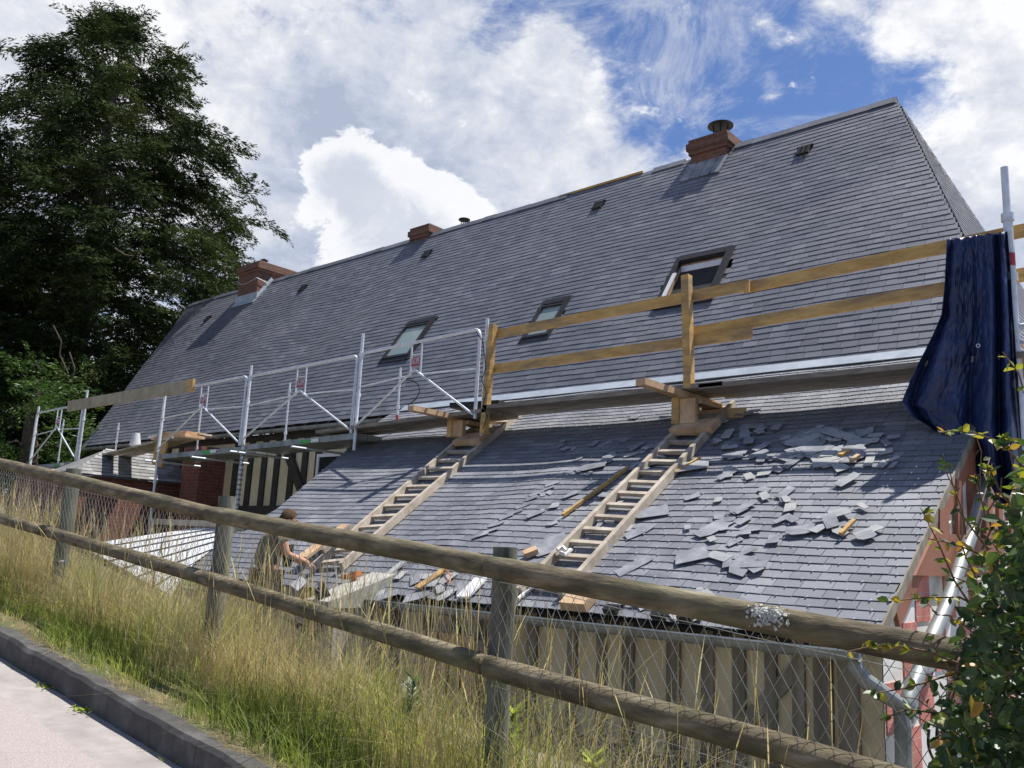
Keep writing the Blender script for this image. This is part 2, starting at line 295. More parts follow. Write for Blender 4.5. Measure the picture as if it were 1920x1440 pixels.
# ------------------------------------------------------------------ slate fields
def poly_range(poly, v):
    xs = []
    for (a, b), (c, d) in zip(poly, poly[1:]+poly[:1]):
        if (b <= v) != (d <= v): xs.append(a+(c-a)*(v-b)/(d-b))
    return (min(xs), max(xs)) if len(xs) >= 2 else None
def slates(O, U, Vd, poly, w, e, holes=(), wave=None, th=.004, rnd=.5, tilt=.008, run=0.0):
    O, U, Vd = V3(O), V3(U).normalized(), V3(Vd).normalized(); N = U.cross(Vd).normalized()
    if N.z < 0: N = -N
    Vs = []; Fs = []; hooks = []
    v0 = min(p[1] for p in poly); v1 = max(p[1] for p in poly); k = 0; v = v0
    wv = wave or (lambda a, b: 0.0)
    while v < v1-.02:
        rg = poly_range(poly, min(v+e*.5, v1-1e-3)); rgb_ = poly_range(poly, max(v, v0+1e-4)); rgt_ = poly_range(poly, min(v+e*1.18, v1-1e-3))
        if rg:
            a, b = rg; u = a-(w/2 if k % 2 else 0)
            while u < b-.01:
                ww = w*(1+R.uniform(-.06, .06)) if rnd else w
                ua, ub = max(u, a), min(u+ww, b); u0_ = u; u += ww
                if ub-ua < .015: continue
                cu, cv = (ua+ub)/2, v+e/2
                if any(h[0] < cu < h[1] and h[2] < cv < h[3] for h in holes): continue
                g = .002; jz = R.uniform(0, .0025)*rnd*2; jv = R.uniform(-.004, .004)*rnd*2; jt = R.uniform(-.003, .003)
                vb, vt = v+jv, min(v+e*1.18, v1); hb, ht = tilt+jz, 0.0005
                P = []
                for (uu, vv, hh, q_) in ((ua+g, vb+jt, hb, rgb_), (ub-g, vb-jt, hb, rgb_), (ub-g, vt, ht, rgt_), (ua+g, vt, ht, rgt_)):
                    if q_: uu = min(max(uu, q_[0]), q_[1])
                    P.append(O+U*uu+Vd*vv+N*(hh+wv(uu, vv)))
                lo = [P[0]-N*th, P[1]-N*th]
                n = len(Vs); Vs += P+lo
                Fs += [(n, n+1, n+2, n+3), (n, n+4, n+5, n+1)[::1], (n+0, n+3, n+4, n+4), (n+1, n+5, n+2, n+2)]
                if u0_ >= a: hooks.append(O+U*((ua+ub)/2)+Vd*(vb-.003)+N*(hb+.004+wv(cu, cv)))
        v += e; k += 1
    F4 = [f for f in Fs if len(set(f)) == 4]
    return [tuple(p) for p in Vs], [tuple(dict.fromkeys(f)) for f in Fs], hooks, N
def build_pf(name, V, F, m, parent=None, **kw):
    b = MB(); b.v = V; b.f = F; b.m = [0]*len(F); return b.build(name, m, parent, **kw)
HX = lambda p: [c*S for c in p]

house = empty('farmhouse', (-12, 9.6, -2.3), 'long half-timbered farmhouse with steep slate roof and a slate lean-to facing the fence', 'house')
# main roof: coordinates u = X, v = distance up the slope from eave line
EY, EZ = 14.10*S, (T55*14.10+M0)*S; RY = 19.12*S; RZ = T55*RY+M0*S
SLN = math.hypot(RY-EY, RZ-EZ); vdir = ((0, RY-EY, RZ-EZ))
XL0, XL1, XR0, XR1 = -34.0*S, -36.9*S, -2.72*S, -5.78*S
def muv(px, py): p = mainp(px, py)*S; return float(p[0]), math.hypot(p[1]-EY, p[2]-EZ)
def mwave(u, v):
    k = min(1, max(0, (-u-8)/8)); f = math.sin(math.pi*min(1, max(0, v/SLN)))
    return f*(.02*math.sin(u*1.3)+.022*k*math.sin(u*.72+v*.55+1)+.015*k*math.sin(u*1.9-v*.9))
sk = []                                            # skylights: (u0,u1,v0,v1)
for (a, b) in (((715, 680), (822, 590)), ((980, 640), (1075, 553)), ((1238, 562), (1370, 465))):
    q0, q1 = muv(*a), muv(*b); sk.append((min(q0[0], q1[0]), max(q0[0], q1[0]), q0[1], q1[1]))
fix = ((muv(715, 680), muv(770, 664), muv(756, 610)), (muv(980, 640), muv(1030, 628), muv(1020, 570)), (muv(1232, 575), muv(1335, 555), muv(1273, 488)))
sk = [(a[0]+.0, b[0]+.0, (a[1]+b[1])/2, c[1]) for a, b, c in fix]
chb = [(-30.2*S-1.5*S+.0, -30.2*S, SLN-.95*S, SLN+1)]
base = MB()
base.add([(XL0, EY, EZ-.02), (XR0, EY, EZ-.02), (XR1, RY, RZ-.02), (XL1, RY, RZ-.02)], [(0, 1, 2, 3)])
BY = 2*RY-EY
base.add([(XL0, BY, EZ-.02), (XR0, BY, EZ-.02), (XR1, RY, RZ-.021), (XL1, RY, RZ-.021)], [(3, 2, 1, 0)])
base.add([(XR0, EY, EZ-.021), (XR0, BY, EZ-.021), (XR1, RY, RZ-.022)], [(0, 1, 2)])
base.v = [(a, b_, c-(.11 if 1 else 0)) for a, b_, c in base.v]
base.build('roof_boarding', M['under'], house)
V, F, hk, N = slates((0, EY, EZ), (1, 0, 0), vdir, [(XL0, 0), (XR0, 0), (XR1, SLN), (XL1, SLN)], .215, .112, holes=sk+[(-31.7*S, -30.15*S, SLN-.98*S, SLN+1)], wave=mwave, tilt=.007, rnd=.7)
MN = N
roof = build_pf('main_roof', V, F, M['slate_new'], house)
# hip end (right) : base along Y, slope rising to -X
hd = Vector((XR1-XR0, RY-(EY+BY)/2, RZ-EZ)); hl = hd.length
V, F, hk, _ = slates((XR0, EY, EZ), (0, 1, 0), tuple(hd), [(0, 0), (BY-EY, 0), (RY-EY, hl)], .215, .112, tilt=.008)
build_pf('hip_end_roof', V, F, M['slate_new'], house, label='slate hip end falling away on the right')
V, F, hk, _ = slates((0, BY, EZ), (1, 0, 0), (0, RY-BY, RZ-EZ), [(XL0, 0), (XR0, 0), (XR1, SLN), (XL1, SLN)], .3, .2, tilt=.012)
build_pf('rear_roof', V, F, M['slate_new'], house)
# ridge
rg = MB(); cur_ = 0
x = XL1
while x < XR1-.02:
    l = min(.33, XR1-x); wod = (-15.3*S < x < -12.6*S); 
    if wod: x += l; continue
    hgt = R.uniform(-.006, .008)
    seg_ = 0 if x < -31*S else 1 if x < -14*S else 2 if x < -10.4*S else 3
    if seg_ != cur_: rg.build('ridge_capping', M['slate_new'], house) if rg.v else 0; rg = MB(); cur_ = seg_
    if not (-31.75*S < x+l/2 < -29.9*S) and not (-10.95*S < x+l/2 < -9.75*S):
        for sgn in (-1, 1):
            d = Vector((0, sgn*(RY-EY), -(RZ-EZ))).normalized(); n2 = Vector((0, sgn*(RZ-EZ), (RY-EY))).normalized(); top = Vector((x+l/2, RY, RZ+.035+hgt))
            rg.obox(top+d*.07, (l/2-.002, 0, 0), d*.075, n2*.006)
    x += l
rg.build('ridge_capping', M['slate_new'], house)
rb = MB(); rb.beam((-15.4*S, RY-.01, RZ+.01), (-12.5*S, RY-.01, RZ+.02), .04, .04); rb.build('ridge_batten', M['yellowwood'], house)
hp = MB(); 
for i in range(40):                                 # hip edge slates
    t = (i+.5)/40; p = Vector((XR0, EY, EZ)).lerp(Vector((XR1, RY, RZ)), t); d = (Vector((XR1, RY, RZ))-Vector((XR0, EY, EZ))).normalized()
# skylights
def skylight(q, opened=False, label=None):
    u0, u1, v0, v1 = q; U = Vector((1, 0, 0)); Vd = V3(vdir).normalized(); O = Vector((0, EY, EZ))
    def P(u, v, h): return O+U*u+Vd*v+MN*h
    fr = MB(); w = .055; h = .05
    def bar(ua, ub, va, vb, h0, h1): fr.obox(P((ua+ub)/2, (va+vb)/2, (h0+h1)/2), U*(ub-ua)/2, Vd*(vb-va)/2, MN*(h1-h0)/2)
    bar(u0, u0+w, v0, v1, -.03, h); bar(u1-w, u1, v0, v1, -.03, h); bar(u0+w, u1-w, v0, v0+w, -.03, h-.003); bar(u0+w, u1-w, v1-w*1.8, v1, -.03, h+.01)
    bar(u0-.03, u1+.03, v0-.10, v0-.001, .012, .03)      # apron flashing
    bar(u0-.05, u0-.001, v0-.1, v1+.05, .012, .03); bar(u1+.001, u1+.05, v0-.1, v1+.05, .012, .03); bar(u0-.001, u1+.001, v1+.001, v1+.06, .012, .035)
    f = fr.build('skylight', M['frame'], house, label=label)
    if not opened:
        g = MB(); g.obox(P((u0+u1)/2, (v0+v1)/2, .02), U*((u1-u0)/2-w-.001), Vd*((v1-v0)/2-w), MN*.004); g.build('pane', M['glass'], f)
        g = MB(); g.obox(P((u0+u1)/2, v1-w*1.8-.045, .045), U*((u1-u0)/2-w), Vd*.02, MN*.012); g.build('handle_bar', M['frame'], f)
    else:
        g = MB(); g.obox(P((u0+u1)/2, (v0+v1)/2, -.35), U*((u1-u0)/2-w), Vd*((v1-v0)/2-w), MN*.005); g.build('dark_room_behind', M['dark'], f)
        g = MB()
        for uu in (u0+w, u1-w): g.obox(P(uu, (v0+v1)/2, -.19), U*.006, Vd*((v1-v0)/2-w), MN*.16)
        for vv in (v0+w, v1-w*1.8): g.obox(P((u0+u1)/2, vv, -.19), U*((u1-u0)/2-w), Vd*.006, MN*.158)
        g.build('lining', M['rawwood'], f)
        # sash swung open about its middle: top edge dips in, bottom edge stands out
        c = P((u0+u1)/2, (v0+v1)/2, .0); a = math.radians(-76); Vs = Vd*math.cos(a)-MN*math.sin(a)*1.0; Ns = U.cross(Vs)
        hw, hh = (u1-u0)/2-w-.01, (v1-v0)/2-w*1.6
        g = MB(); c2 = P((u0+u1)/2, v1-w*2.4, -.05); dwn = (-Vd*math.cos(math.radians(20))-MN*math.sin(math.radians(20))).normalized(); n3 = U.cross(dwn).normalized()
        g.obox(c2+dwn*.05, U*hw, dwn*.05, n3*.02); g.obox(P(u0+w+.03, (v0+v1)/2-.2, .055), U*.03, Vd*((v1-v0)*.30), MN*.012)
        g.build('sash', M['whitep'], f)
skylight(sk[0], label='leftmost skylight with pale green pane'); skylight(sk[1], label='middle skylight, smallest of the three'); skylight(sk[2], True, label='open skylight, rightmost of the three')
# small slotted vents
for (px, py, sz) in ((1508, 285, 1.0), (1123, 388, 1.0), (801, 480, 1.0), (568, 543, 1.0), (390, 600, .8)):
    u, v = muv(px, py); b = MB(); O = Vector((0, EY, EZ)); U = Vector((1, 0, 0)); Vd = V3(vdir).normalized()
    for k in (-1, 0, 1): b.obox(O+U*(u+k*.075*sz)+Vd*v+MN*((.04)+mwave(u, v)), U*.024*sz, Vd*.10, MN*.016)
    b.obox(O+U*u+Vd*(v+.11)+MN*(.03+mwave(u, v)), U*.13*sz, Vd*.012, MN*.02); b.build('roof_vent', M['black'], house)
# chimneys
def chimney(x0, x1, y0, y1, zb, zt, cap=.05, cowl=None, label=None):
    b = MB(S); h = zt-zb
    b.box(x0, x1, y0, y1, zb, zt-.42); 
    b.box(x0-cap, x1+cap, y0-cap, y1+cap, zt-.42, zt-.30); b.box(x0-cap*2, x1+cap*2, y0-cap*2, y1+cap*2, zt-.30, zt-.12); b.box(x0-cap, x1+cap, y0-cap, y1+cap, zt-.12, zt)
    c = b.build('chimney', M['chimbrick'], house, label=label)
    b = MB(S); b.box(x0+.02, x1-.02, y0+.02, y1-.02, zt, zt+.04); b.build('mortar_bed', M['concrete'], c)
    if cowl:
        cx, cy, r, hh = cowl; b = MB(S); b.tube([(cx, cy, zt+.04), (cx, cy, zt+.04+hh*.45)], r*.5, 14)
        for k in range(4):
            a = k*math.pi/2+.5; b.tube([(cx+r*.5*math.cos(a), cy+r*.5*math.sin(a), zt+.1), (cx+r*.55*math.cos(a), cy+r*.55*math.sin(a), zt+.06+hh)], .018, 5)
        b.tube([(cx, cy, zt+.06+hh), (cx, cy, zt+.09+hh), (cx, cy, zt+.16+hh)], [r, r, .03], 24); b.build('cowl', M['black'], c)
    return c
ch1 = chimney(-31.65, -30.25, 18.48, 20.3, 9.2, 11.05, .05, (-30.6, 18.9, .16, .12), label='broad weathered brick chimney at the left end of the ridge')
zf = MB(S); zf.box(-31.75, -30.15, 18.44, 18.478, 9.35, 9.75); zf.beam((-30.22, 18.45, 9.50), (-30.22, 19.12, 10.46), .03, .16, (0, -T55, 1)); zf.beam((-30.95, 18.30, 9.28), (-30.95, 18.50, 9.56), 1.65, .02, (0, -T55, 1)); zf.build('flashing', M['zinc'], ch1)
wr = MB(S); wr.tube([(-31.7, 18.40, 10.42), (-31.3, 18.40, 10.22), (-30.9, 18.4, 10.2), (-30.2, 18.4, 10.32), (-30.18, 18.9, 10.22)], .012, 5); wr.build('wire_tie', M['galv'], ch1)
ch2 = chimney(-21.75, -20.9, 19.0, 20.2, 10.0, 10.72, .05, (-20.35, 20.1, .2, .30), label='small brick chimney halfway along the ridge')
ch3 = chimney(-10.85, -9.85, 18.83, 19.75, 9.9, 10.72, .05, (-10.2, 19.2, .33, .30), label='brick chimney with wide round black cowl on the right')
b = MB(S); b.tube([(-9.75, 19.75, 10.5), (-9.7, 19.95, 10.75)], .14, 12); b.build('terracotta_pot', M['chimbrick'], ch3)
for (x0, x1, y0) in ((-10.95, -9.8, 18.82),):
    zf = MB(S)
    for k in range(4): xx = x0+(x1-x0)*(k+.5)/4; zf.beam((xx-.03, y0-.36, T55*(y0-.36)+M0+.05), (xx+.02, y0-.001, T55*y0+M0+.11), .27, .02, (0, -T55, 1))
    zf.build('flashing', M['slate_broken'], ch3)

# ------------------------------------------------------------------ lean-to roof
LYm, LZm = 7.97*S, (LS*7.97+L0)*S
LR = -2.79*S; LYT = 14.12; LT = math.hypot(14.12-7.97, LS*(14.12-7.97))*S
def luv(p): return float(p[0])*S, math.hypot(p[1]-7.97, p[2]-(LS*7.97+L0))*S*(1 if p[1] > 7.97 else -1)
a, b, c, d = luv(lean(712, 789)), luv(lean(520, 955)), luv(lean(425, 1010)), luv(lean(352, 1072))
LP = [(d[0], 0), (LR, 0), (LR, LT), (a[0]-.02, LT), (a[0], a[1]), (b[0], b[1]), (c[0], c[1])]
def lwave(u, v): return .006*math.sin(u*1.1+v*.8)+.006*math.sin(u*2.7-v*1.1)+.02*math.exp(-((u+6.0-(v-1.8)*.25)**2)/.05)*(1 if .8 < v < 3.2 else 0)*0.6
V, F, hooks, LN = slates((0, LYm, LZm), (1, 0, 0), (0, 1, LS), LP, .205, .104, wave=lwave, tilt=.008, th=.005, rnd=.45)
lr = build_pf('lean_to_roof', V, F, M['slate_old'], house)
hb = MB()
Vl = Vector((0, 1, LS)).normalized()
for p in hooks: hb.obox(p, (.0042, 0, 0), Vl*.012, LN*.004)
hb.build('slate_hooks', M['hook'], lr, kind='stuff')
ub = MB(); O = Vector((0, LYm, LZm)); ub.add([O+Vector((u, 0, 0))+Vl*v-LN*.035 for u, v in LP], [tuple(range(len(LP)))]); ub.build('lean_to_boarding', M['under'], house)
vb = MB(); vb.beam(O+Vector((LR+.006, 0, 0))-Vl*.02-LN*.03, O+Vector((LR+.006, 0, 0))+Vl*LT-LN*.03, .012, .075, tuple(LN)); vb.build('verge_board', M['stud'], house)
# zinc flashing strip between the roofs
zs = MB(); p0 = mainp(770, 766); 
zs.beam((-16.0*S, 14.06*S, EZ+.075), (-2.9*S, 14.06*S, EZ+.075), .008, .15, (0, .8, .8)); zs.build('flashing_strip', M['zinc'], house)
# gutters
gt = MB()
def gutter(mb, x0, x1, y, z, r=.06, m=0):
    n = 8; k = max(2, int((x1-x0)/.4)); vs = []; fs = []
    for i in range(k+1):
        x = x0+(x1-x0)*i/k
        for j in range(n+1): a = math.pi+math.pi*j/n; vs.append((x, y+r*math.cos(a), z+r*math.sin(a)))
        for j in range(n+1): a = math.pi+math.pi*(n-j)/n; vs.append((x, y+(r-.006)*math.cos(a), z+(r-.006)*math.sin(a)))
    q = 2*(n+1)
    for i in range(k):
        for j in range(q): fs.append((i*q+j, i*q+(j+1) % q, (i+1)*q+(j+1) % q, (i+1)*q+j))
    mb.add(vs, fs, m)
    mb.tube([(x0, y-r, z), (x1, y-r, z)], .008, 6)
GY, GZ = 7.83*S, -.705*S
gutter(gt, -9.55*S, -2.86*S, GY, GZ, .062); gt.build('lean_to_gutter', M['zinc_old'], house)
gt = MB(); gutter(gt, -34*S, -16.3*S, 14.02*S, 3.08*S, .06); gt.build('main_gutter', M['zinc_old'], house)
# walls: front wall of the lean-to with studs
wl = MB(); WY = 8.28*S; ZB = -2.35
wl.box(-9.6*S, -2.83*S, WY, WY+.25, ZB, LZm+.08); wl.box(-14.6*S, -9.6*S, WY+.02, WY+.25, ZB, LZm+.08)
front = wl.build('lean_to_wall', M['cream'], house)
for px, w in ((1000, .12), (1075, .10), (1130, .10), (1180, .12), (1265, .13), (1330, .11), (1388, .11), (1448, .10), (1500, .10), (1545, .15), (1592, .16), (950, .11), (905, .12), (855, .14), (800, .13), (740, .12)):
    x = float(on(px, 1240, 1, 8.28)[0])*S; wob_ = R.uniform(-.02, .02); b = MB(); b.beam((x+wob_, WY-.008, ZB), (x, WY-.008, LZm+.04), w*.8, .05, (0, 1, 0)); b.build('wall_stud', M['stud'], house)
b = MB(); b.box(-9.6*S, -2.83*S, WY-.03, WY-.001, LZm-.08, LZm+.03); b.build('wall_plate', M['dstud'], house)
b = MB(); p = on(1320, 1440, 1, 8.28)*S; q = on(1500, 1250, 1, 8.28)*S; b.beam((p[0], WY-.02, p[2]), (q[0], WY-.02, q[2]), .10, .03, (0, 1, 0)); b.build('wall_brace', M['stud'], house)
b = MB(); b.tube([(on(1100, 1190, 1, 8.2)*S)+np.array((.05*math.cos(t), 0, .05*math.sin(t))) for t in lin(0, 6.2, 14)], .006, 5); b.build('cable_loop', M['whitep'], house)
# gable wall (facing +X)
GX = -2.82*S
def gtop(y): return (LS*y/S+L0)*S-.06
gb = MB()
ys = lin(WY, 14.4*S, 9); vs = []
for y in ys: vs += [(GX, y, ZB), (GX, y, gtop(y))]
gb.add(vs, [(2*i, 2*i+2, 2*i+3, 2*i+1) for i in range(8)])
gb.box(-3.0*S, GX-.001, 14.4*S, 24.1*S, ZB, EZ-.05)
gb.build('gable_wall', M['white'], house)
zS0, zS1 = -.05*S, .40*S
yg = lambda z: ((z+.06)/S-L0)/LS*S+.02
b = MB(); P_ = [(yg(zS0), zS0), (14.4*S, zS0), (14.4*S, zS1), (yg(zS1), zS1)]
b.add([(GX+.05, y, z) for y, z in P_]+[(GX+.001, y, z) for y, z in P_], [(0, 1, 2, 3), (0, 4, 5, 1), (1, 5, 6, 2), (2, 6, 7, 3), (3, 7, 4, 0)])
b.build('gable_sill_beam', M['rstud'], house)
k = 0
for y in [WY+1.25+i*.42 for i in range(8)]:
    if gtop(y) > zS1+.1: b = MB(); b.beam((GX+.02, y, zS1), (GX+.02, y+.02, gtop(y)-.02), .15 if k % 3 else .24, .045, (1, 0, 0)); b.build('gable_stud', M['rstud'], house); k += 1
b = MB(); b.beam((GX+.015, WY+.2, gtop(WY+.2)-.06), (GX+.015, 14.3*S, gtop(14.3*S)-.06), .03, .16, (0, 0, 1)); b.build('gable_rafter', M['rstud'], house)
row = 0; z = zS0-.002; kq = 0
while z > -2.2:
    h = .30 if row % 2 == 0 else .34; y = WY+.02-(0 if row % 2 else .0); i = 0
    while y < 14.3*S:
        w = (.26, .34)[(i+row) % 2]+.02*((i*7+row*3) % 3)
        if (i+row) % 2 == 0:
            top = min(z, gtop(y+.02)); 
            if top-(z-h) > .05: b = MB(); b.box(GX+.001, GX+.008, y, min(y+w, 14.3*S), z-h, top); b.build('brick_panel', M['pinkbrick'], house)
        y += w; i += 1
    z -= h; row += 1
# downpipes
dp = MB()
A = [on(1598, 1218, 1, 7.9)*S]; dp.tube([A[0], on(1603, 1250, 1, 7.9)*S, on(1622, 1276, 1, 7.95)*S, on(1665, 1306, 1, 8.1)*S, on(1688, 1322, 1, 8.2)*S, on(1693, 1360, 1, 8.2)*S, on(1695, 1440, 1, 8.2)*S, on(1697, 1600, 1, 8.2)*S], .048, 12)
dp.build('downpipe', M['zinc_old'], house, smooth=False)
dp = MB(); gx_ = -2.66
dp.tube([on(x, y, 0, gx_)*S for x, y in ((1858, 880), (1838, 940), (1822, 1000), (1800, 1060), (1775, 1135), (1750, 1190), (1722, 1262), (1703, 1310), (1697, 1350))], .047, 12)
dp.build('downpipe', M['zinc_old'], house, smooth=True, label='steel downpipe slanting across the gable')
for i in range(5):
    b = MB(); pts = []
    for t in lin(0, 1, 14):
        px = 1742+i*16+44*t+18*math.sin(t*3.1)*(-1); py = 1368+95*t-10*i; pts.append(on(px, py, 0, -2.55)*S)
    b.tube(pts, .009, 6); b.build('grille_bar', M['black'], house)
# upper wall under main eave, left: half timber
UY = 14.45*S; z0, z1 = .9*S, 3.05*S
b = MB(); b.box(-33.8*S, -14.5*S, UY, UY+.3, -1.6, z1); b.build('upper_wall', M['cream'], house)
b = MB(); b.box(-33.8*S, -14.5*S, UY-.05, UY-.001, z0-.10, z0+.06); b.box(-33.8*S, -14.5*S, UY-.06, UY-.001, z1-.12, z1); b.build('wall_plate', M['dstud'], house)
for px in (150, 180, 210, 240, 268, 292, 315, 338, 443, 470, 496, 520, 548, 572, 597, 655, 670, 690, 705):
    x = float(on(px, 870, 1, 14.45)[0])*S; b = MB(); b.beam((x, UY-.015, z0+.06), (x+.02, UY-.015, z1-.12), .17, .04, (0, 1, 0)); b.build('wall_stud', M['dstud'], house)
b = MB(); p = on(535, 835, 1, 14.4)*S; q = on(572, 935, 1, 14.4)*S; b.beam((p[0], UY-.045, p[2]), (q[0], UY-.045, q[2]), .2, .05, (0, 1, 0)); b.build('wall_brace', M['dstud'], house)
p = on(598, 852, 1, 14.4)*S; xw = float(p[0]); zw = float(p[2])
b = MB(); b.box(xw, xw+1.5, UY-.08, UY-.03, zw-.06, zw); b.box(xw, xw+.07, UY-.08, UY-.03, zw-1.1, zw-.06); b.box(xw+.72, xw+.78, UY-.08, UY-.03, zw-1.1, zw-.06); wf = b.build('window', M['whitep'], house)
b = MB(); b.box(xw+.07, xw+1.5, UY-.055, UY-.05, zw-1.1, zw-.06); b.build('pane', M['dark'], wf)
b = MB(); xa = float(on(365, 880, 1, 14.0)[0])*S; xb = float(on(397, 880, 1, 14.0)[0])*S; b.box(xa, xb, 13.6*S, UY-.002, -1.2, 2.72*S); b.build('brick_pier', M['brick'], house)
b = MB(); xd = xa-.75; b.box(xd, xa-.05, UY-.04, UY-.005, -.8, 2.5*S); dr = b.build('door', M['greywood'], house)
b = MB()
for k in range(6): b.tube([(xd+.08+k*.11, UY-.07, -.4), (xd+.1+k*.11, UY-.07, .3), (xd+.05+k*.11, UY-.09, .8), (xd+.09+k*.11, UY-.07, 1.5)], .012, 5)
b.build('iron_grille', M['black'], dr)
for i in range(34): xx = (-33+i*.52)*S; b = MB(); b.beam((xx, 14.05*S, 3.0*S), (xx, 14.5*S, 3.6*S), .06, .08); b.build('rafter_end', M['dstud'], house)

# ------------------------------------------------------------------ pale sheet roof on the left of the lean-to
def ip(a, b, t): return (a[0]+(b[0]-a[0])*t, a[1]+(b[1]-a[1])*t)
an = empty('annex_roof', lean(300, 1040)*S, 'low pale sheet metal roof with dark laps beside the left edge of the slate lean-to', 'roof')
Lq = [(150, 1022), (165, 1030), (182, 1040), (205, 1052), (232, 1066), (258, 1082), (290, 1100), (325, 1120)]
Rq = [(418, 982), (430, 986), (431, 992), (428, 1000), (426, 1008), (398, 1030), (372, 1050), (350, 1068)]
for i in range(7):
    mb = MB(S); n = 16; vs = []
    a0, b0, a1, b1 = Lq[i], Rq[i], ip(Lq[i], Lq[i+1], .90), ip(Rq[i], Rq[i+1], .90)
    for k in range(n+1):
        t = k/n; vs += [tuple(lean(*ip(a0, b0, t), h=-.02)), tuple(lean(*ip(a1, b1, t), h=.01+.006*math.sin(k*2.1)))]
    mb.add(vs, [(2*k, 2*k+1, 2*k+3, 2*k+2) for k in range(n)]); mb.add([tuple(lean(*ip(a1, b1, k/n), h=.01)) for k in range(n+1)]+[tuple(lean(*ip(a1, b1, k/n), h=-.06)) for k in range(n+1)], [(k, k+1, n+2+k, n+1+k) for k in range(n)])
    mb.build('roof_sheet', M['pale'], an)
mb = MB(S); mb.add([tuple(lean(*p, h=-.07)) for p in (Lq[0], Lq[-1], Rq[-1], Rq[3], Rq[0])], [(0, 1, 2, 3, 4)]); 
mb.build('roof_support', M['under'], an)
mb = MB(S); mb.beam(lean(290, 978, .05), lean(470, 985, .05), .12, .12); mb.build('ridge_board', M['ladder'], an)

# ------------------------------------------------------------------ brick outbuilding far left
XS = -26.6
sh = empty('brick_outbuilding', on(200, 900, 0, XS)*S*1.0, 'small red brick outbuilding with mossy slate roof under the left scaffold', 'outbuilding')
A0, A1 = on(135, 884, 0, XS), on(352, 893, 0, XS)
mb = MB(S); mb.box(XS-4, XS, float(A0[1]), float(A1[1]), -2.5, float(A0[2])-.02); mb.build('wall', M['brick'], sh)
y0, y1 = float(A0[1])*S-.08, float(A1[1])*S; zE = float(A0[2])*S
sd = Vector((-1, 0, .85)).normalized(); t1, t2 = 0.45, 2.0
poly = [(0, 0), (y1-y0, 0), (y1-y0, .95), (.95, .95)]
V, F, hk, _ = slates((XS*S+.1, y0, zE-.03), (0, 1, 0), tuple(sd), poly, .2, .11, tilt=.012, rnd=.9)
build_pf('roof', V, F, M['slate_shed'], sh)
mb = MB(); O2 = Vector((XS*S+.1, y0, zE-.06)); mb.add([O2+Vector((0, u, 0))+sd*v for u, v in poly], [(0, 1, 2, 3)]); 
mb.add([O2, O2+Vector((0, .95, 0))+sd*.95, O2+Vector((-1.6, 0, 0))], [(0, 1, 2)])
mb.build('roof_boarding', M['slate_shed'], sh)

# ------------------------------------------------------------------ scaffold (left, along the eave)
RP = 11.8
def sx(px, py, Y=RP): return float(on(px, py, 1, Y)[0])
sc = empty('scaffold', (-15, RP*S, 0), 'galvanised steel scaffold with guardrails along the left eave', 'scaffold')
def post(px0, py0, zb, zt, Y=RP, r=.035, lean_=0, name='standard', lab=None):
    x = sx(px0, py0, Y); b = MB(S); b.tube([(x+lean_, Y, zb), (x, Y, zt)], r, 10)
    for zc in (zb+(zt-zb)*.45, zb+(zt-zb)*.8): b.tube([(x+lean_*.4, Y, zc), (x+lean_*.4, Y, zc+.09)], r*1.5, 8)
    return b.build(name, M['galv'], sc, label=lab), x
X = {}
for key, px, py, zb, zt in ((72, 66, 810, -.5, 4.25), (155, 155, 800, -.5, 4.5), (300, 303, 800, -.8, 4.15), (465, 464, 760, -.6, 4.3), (672, 672, 740, 1.98, 4.55), (910, 909, 700, 2.1, 4.35)):
    _, X[key] = post(px, py, zb, zt)
X[910] -= .06
# rosette column below the deck at 465
b = MB(S)
for k in range(14): b.tube([(X[465], RP, .7+k*.12), (X[465], RP, .74+k*.12)], .06, 8)
b.build('perforated_leg', M['zinc_old'], sc)
for (px, py, zb, zt, rd) in ((749, 720, 2.75, 4.0, 1), (541, 750, 2.4, 4.05, 0), (224, 785, 2.62, 3.6, 0), (118, 800, 2.2, 4.0, 0), (378, 760, 2.2, 4.1, 0)):
    Y = 12.95; x = sx(px, py, Y); b = MB(S); b.tube([(x, Y, zb), (x, Y, zt)], .026, 8); b.tube([(x, Y, zb+.3), (x, Y, zb+.38)], .04, 8); b.tube([(x, Y, zt-.25), (x, Y, zt-.17)], .04, 8); p_ = b.build('inner_post', M['galv'], sc)
    if rd: b = MB(S); b.tube([(x, Y, zb), (x, Y, zb+.16)], .03, 8); b.build('red_band', M['red'], p_)
b = MB(S); b.tube([(X[465]-.08, RP-.01, 3.45), (X[465]-.08, RP-.01, 3.75)], .045, 8); b.build('red_band', M['red'], sc)
def text_mesh(txt, size):
    cu = bpy.data.curves.new('txt', 'FONT'); cu.body = txt; cu.size = size; cu.align_x = 'CENTER'; cu.align_y = 'CENTER'; cu.extrude = .001; cu.resolution_u = 2
    o = bpy.data.objects.new('txt', cu); COL.objects.link(o); dg = bpy.context.evaluated_depsgraph_get(); me = bpy.data.meshes.new_from_object(o.evaluated_get(dg)); bpy.data.objects.remove(o); return me
TXT = text_mesh('DACAME', .115); _xs = [v.co.x for v in TXT.vertices]; TW = max(_xs)-min(_xs)
